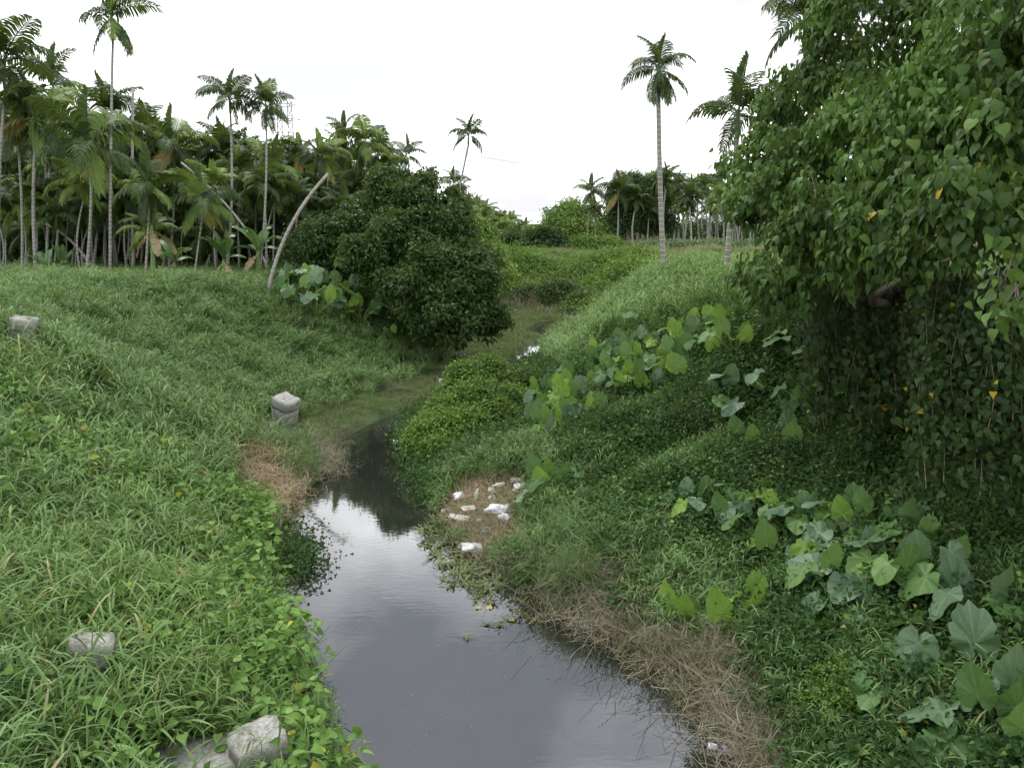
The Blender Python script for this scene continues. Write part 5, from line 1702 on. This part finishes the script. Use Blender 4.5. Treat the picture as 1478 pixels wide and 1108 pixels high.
bag('dirty flattened bag near the end of the litter', 655, 748, .28, R(120), handles=False, flat=.2, mat='foam')
# fallen leaves
def fallen(label, u, v, size, mat='taroo', z=None, rz=0):
    b_ = hit(u, v) if z is None else on_z(u, v, z)
    o = link('fallen_leaf', TL[mat][random.randrange(3)], loc=b_ + np.array([0, 0, .05 if z is None else .0]), rot=(R(12), R(-8), rz), scl=size / 1.4)
    tag(o, label, 'fallen leaf')
fallen('curled orange-brown fallen leaf at the bottom right straw', 1268, 1096, .42, rz=R(200))
fallen('yellow leaf floating below the plant raft, right one', 706, 877, .13, z=.012)
fallen('yellow leaf floating below the plant raft, left one', 693, 876, .11, z=.012, rz=2)
fallen('yellow leaf floating farthest from the plant raft', 735, 893, .14, z=.012, rz=4)
fallen('brown fallen leaf in the gap of the crowded taro patch', 1057, 812, .22, rz=1)
fallen('brown dry leaf beside the bright broken-leaved taro', 1150, 905, .3, rz=2.2)
fallen('rust-coloured fallen leaf above the low taro clump', 790, 685, .25, rz=3)
# bright young shrub low on the right bank, and broad-leaved creeper at the bottom of the left bank
P0 = hit(1205, 1050)
lobs = [(P0[0] + dx, P0[1] + dy, P0[2] + dz, r, r, r * .8) for dx, dy, dz, r in ((0, 0, .25, .3), (.1, .25, .35, .26), (-.2, .1, .15, .25), (.2, -.15, .15, .22))]
broadleaf('feathery_shrub', 'small feathery bright green shrub on the straw bank', 'shrub', P0, lobs, 900, 9, .04, 'mound', r0=.015, spread=.05, lump=.3)
def seedling(label, u, v, n, size, hgt, name='creeper_plant', base_up=0):
    b_ = hit(u, v)
    o = thing(name, label, 'creeper', b_)
    mb = MB()
    for j in range(n):
        a = j * 2.4 + random.random()
        rr = hgt * .8 * math.sqrt((j + .5) / n)
        p = np.array([rr * math.cos(a), rr * math.sin(a), hgt * random.uniform(.6, 1.0)])
        t = np.linspace(0, 1, 5)
        mb.tube(np.column_stack([p[0] * t ** 1.5, p[1] * t ** 1.5, p[2] * np.sin(t * 1.5708)]), .004, 4, cap=False)
        lf = link('leaf', HERBL[j % 3], o, p, (random.uniform(-.5, .2), random.uniform(-.4, .4), a - 1.57), size * random.uniform(.8, 1.2))
    link('stems', mb.mesh('stems', 'stalk'), o)
HERBL = [mesh_np('leaf', T_HEART[0], T_HEART[1], 'herb', np.full(len(T_HEART[0]), .2 + .3 * j), smooth=True) for j in range(3)]
seedling('round-leaved creeper on the slab at the bottom edge', 345, 1118, 9, .2, .35)
seedling('round-leaved creeper beside the pale post at the bottom edge', 425, 1075, 9, .15, .4)
seedling('heart-leaved creeper behind the weathered post head', 95, 955, 9, .17, .55)
seedling('heart-leaved creeper climbing in the grass above the slab', 200, 1000, 8, .15, .5)
seedling('bright heart-leaved creeper at mid slope near the water edge', 300, 860, 9, .15, .5)
seedling('yellow-green creeper at the left picture edge in tall grass', 20, 870, 9, .17, .6)

# far bank debris
b_ = hit(868, 452)
o = thing('water_drum', 'small teal drum lying at the far cut bank', 'drum', b_ + np.array([0, 0, .25]), R(20))
o.rotation_euler = (R(70), 0, R(20))
mb = MB()
mb.add(*lathe([(0, -.4), (.27, -.4), (.29, -.38), (.28, -.15), (.295, -.12), (.28, -.09), (.28, .12), (.295, .15), (.28, .18), (.29, .38), (.27, .4), (0, .4)], 16))
link('barrel', mb.mesh('barrel', 'tealsheet', True), o)
b_ = hit(838, 462)
o = thing('metal_sheet', 'crumpled grey corrugated sheet on the far cut bank', 'metal sheet', b_ + np.array([0, 0, .15]), R(-25))
mb = MB()
xs3, ys3 = np.linspace(-1.1, 1.1, 30), np.linspace(-.4, .4, 5)
for dz in (0, -.02):
    gx, gy = np.meshgrid(xs3, ys3)
    gz = .05 * np.sin(gx * 16) + .25 * gy + .1 * np.sin(gx * 2) + dz
    I = np.arange(gx.size).reshape(gx.shape)
    fs = []
    for i in range(4):
        for j in range(29):
            fs += [(I[i, j], I[i, j + 1], I[i + 1, j + 1]), (I[i, j], I[i + 1, j + 1], I[i + 1, j])]
    mb.add(np.column_stack([gx.ravel(), gy.ravel(), gz.ravel()]), fs)
link('sheet', mb.mesh('sheet', 'greysheet', True), o)
# pale dead stalks on the cut bank
mb = MB()
for i in range(150):
    tt = random.random()
    p = hit(738 + 110 * tt + random.uniform(-6, 6), 441 + 22 * tt + random.uniform(-5, 3))
    a, el = random.uniform(0, 6.28), random.uniform(.5, 1.5)
    blade(mb, p, a, el, random.uniform(.3, .9), .04, random.uniform(-.2, 1.4), 4)
tag(link('dead_stalks', mb.mesh('dead_stalks', 'straw')), 'grey dead stalks along the far cut bank of the bend', 'dead stalks', kind='stuff')
P = np.array([hit(735 + 125 * random.random(), 432 + 14 * random.random()) for i in range(60)])
scatter('cut_bank_straw', 'straw', P, rng.uniform(1.5, 2.6, len(P)), 'brown hanging thatch over the far cut bank', .6, 'straw')

# ================================================================== PYLON, WIRES, SHED
pb = at(418, 300, 320)
pb[2] = h1(pb[0], pb[1])
hgt = at(418, 150, 320)[2] - pb[2]
py = thing('lattice_pylon', 'grey lattice power pylon rising behind the palm grove', 'pylon', pb, R(15))
for sx in (-2.0, 2.0):
    mb = MB()
    zz = np.linspace(0, hgt, 17)
    hw = np.interp(zz, [0, hgt * .5, hgt], [2.2, 1.1, .8])
    for cx_, cy_ in ((-1, -1), (1, -1), (1, 1), (-1, 1)):
        mb.tube(np.column_stack([sx + cx_ * hw, cy_ * hw, zz]), .2, 4, cap=False)
    for i in range(16):
        for k, (c0, c1) in enumerate((((-1, -1), (1, -1)), ((1, -1), (1, 1)), ((1, 1), (-1, 1)), ((-1, 1), (-1, -1)))):
            mb.tube([[sx + c0[0] * hw[i], c0[1] * hw[i], zz[i]], [sx + c1[0] * hw[i + 1], c1[1] * hw[i + 1], zz[i + 1]]], .12, 4, cap=False)
            mb.tube([[sx + c1[0] * hw[i], c1[1] * hw[i], zz[i]], [sx + c0[0] * hw[i + 1], c0[1] * hw[i + 1], zz[i + 1]]], .12, 4, cap=False)
    link('mast', mb.mesh('mast', 'steel'), py)
for z_, l_ in ((hgt * .97, 5.0), (hgt * .86, 6.5), (hgt * .75, 5.5)):
    mb = MB()
    for yy_ in (-.5, .5):
        mb.tube([[-l_, 0, z_], [0, yy_, z_ + .5], [l_, 0, z_]], .12, 4)
        mb.tube([[-l_, 0, z_], [0, yy_, z_ - .8], [l_, 0, z_]], .10, 4)
    link('crossarm', mb.mesh('crossarm', 'steel'), py)
M['wire'] = plain_mat('wire', (.16, .16, .17), (.18, .18, .19), 1, .6, 0)
for i, (z_, sx, lbl) in enumerate(((.97, 1, 'topmost wire running right from the pylon'), (.86, 1, 'middle wire running right from the pylon'), (.75, 1, 'lowest wire running right from the pylon'),
                                   (.97, -1, 'topmost wire running left from the pylon'), (.86, -1, 'middle wire running left from the pylon'), (.75, -1, 'lowest wire running left from the pylon'))):
    p0 = pb + np.array([sx * 5, 0, hgt * z_])
    p1 = (at(1200, 268 + i * 14, 760) if sx > 0 else at(-260, 70 + (i - 3) * 30, 250))
    t = np.linspace(0, 1, 24)
    q = p0 + (p1 - p0) * t[:, None]
    q[:, 2] -= 9 * 4 * t * (1 - t) * (1 if sx > 0 else .5)
    mb = MB()
    mb.tube(q, .05, 4, cap=False)
    tag(link('power_line', mb.mesh('power_line', 'wire')), 'thin ' + lbl, 'power line', 'power lines on the pylon')
sb_ = gbase(1078, 118)
sh = thing('farm_shed', 'low white farm shed glimpsed between the far palm trunks', 'shed', sb_, R(8))
mb = MB()
def box(mb, x0, x1, y0, y1, z0, z1):
    V_ = [(x, y, z) for z in (z0, z1) for x, y in ((x0, y0), (x1, y0), (x1, y1), (x0, y1))]
    mb.add(V_, [(0, 1, 5), (0, 5, 4), (1, 2, 6), (1, 6, 5), (2, 3, 7), (2, 7, 6), (3, 0, 4), (3, 4, 7), (4, 5, 6), (4, 6, 7), (0, 2, 1), (0, 3, 2)])
box(mb, -7, 7, -3, 3, 0, 2.6)
link('wall', mb.mesh('wall', 'whitewall'), sh)
mb = MB()
mb.add([(-7.4, -3.4, 2.55), (7.4, -3.4, 2.55), (7.4, 0, 3.7), (-7.4, 0, 3.7), (-7.4, 3.4, 2.55), (7.4, 3.4, 2.55), (-7.4, 0, 3.55), (7.4, 0, 3.55)],
       [(0, 1, 2), (0, 2, 3), (3, 2, 5), (3, 5, 4), (0, 3, 6), (3, 4, 6), (1, 7, 2), (2, 7, 5)])
link('roof', mb.mesh('roof', 'roofm'), sh)
mb = MB()
box(mb, -1, .2, -3.04, -3.003, 0, 2.0)
link('door', mb.mesh('door', 'greysheet'), sh)
for x0 in (-5.2, 3.0):
    mb = MB()
    box(mb, x0, x0 + 1.4, -3.04, -3.003, 1.0, 1.9)
    link('window', mb.mesh('window', 'greysheet'), sh)
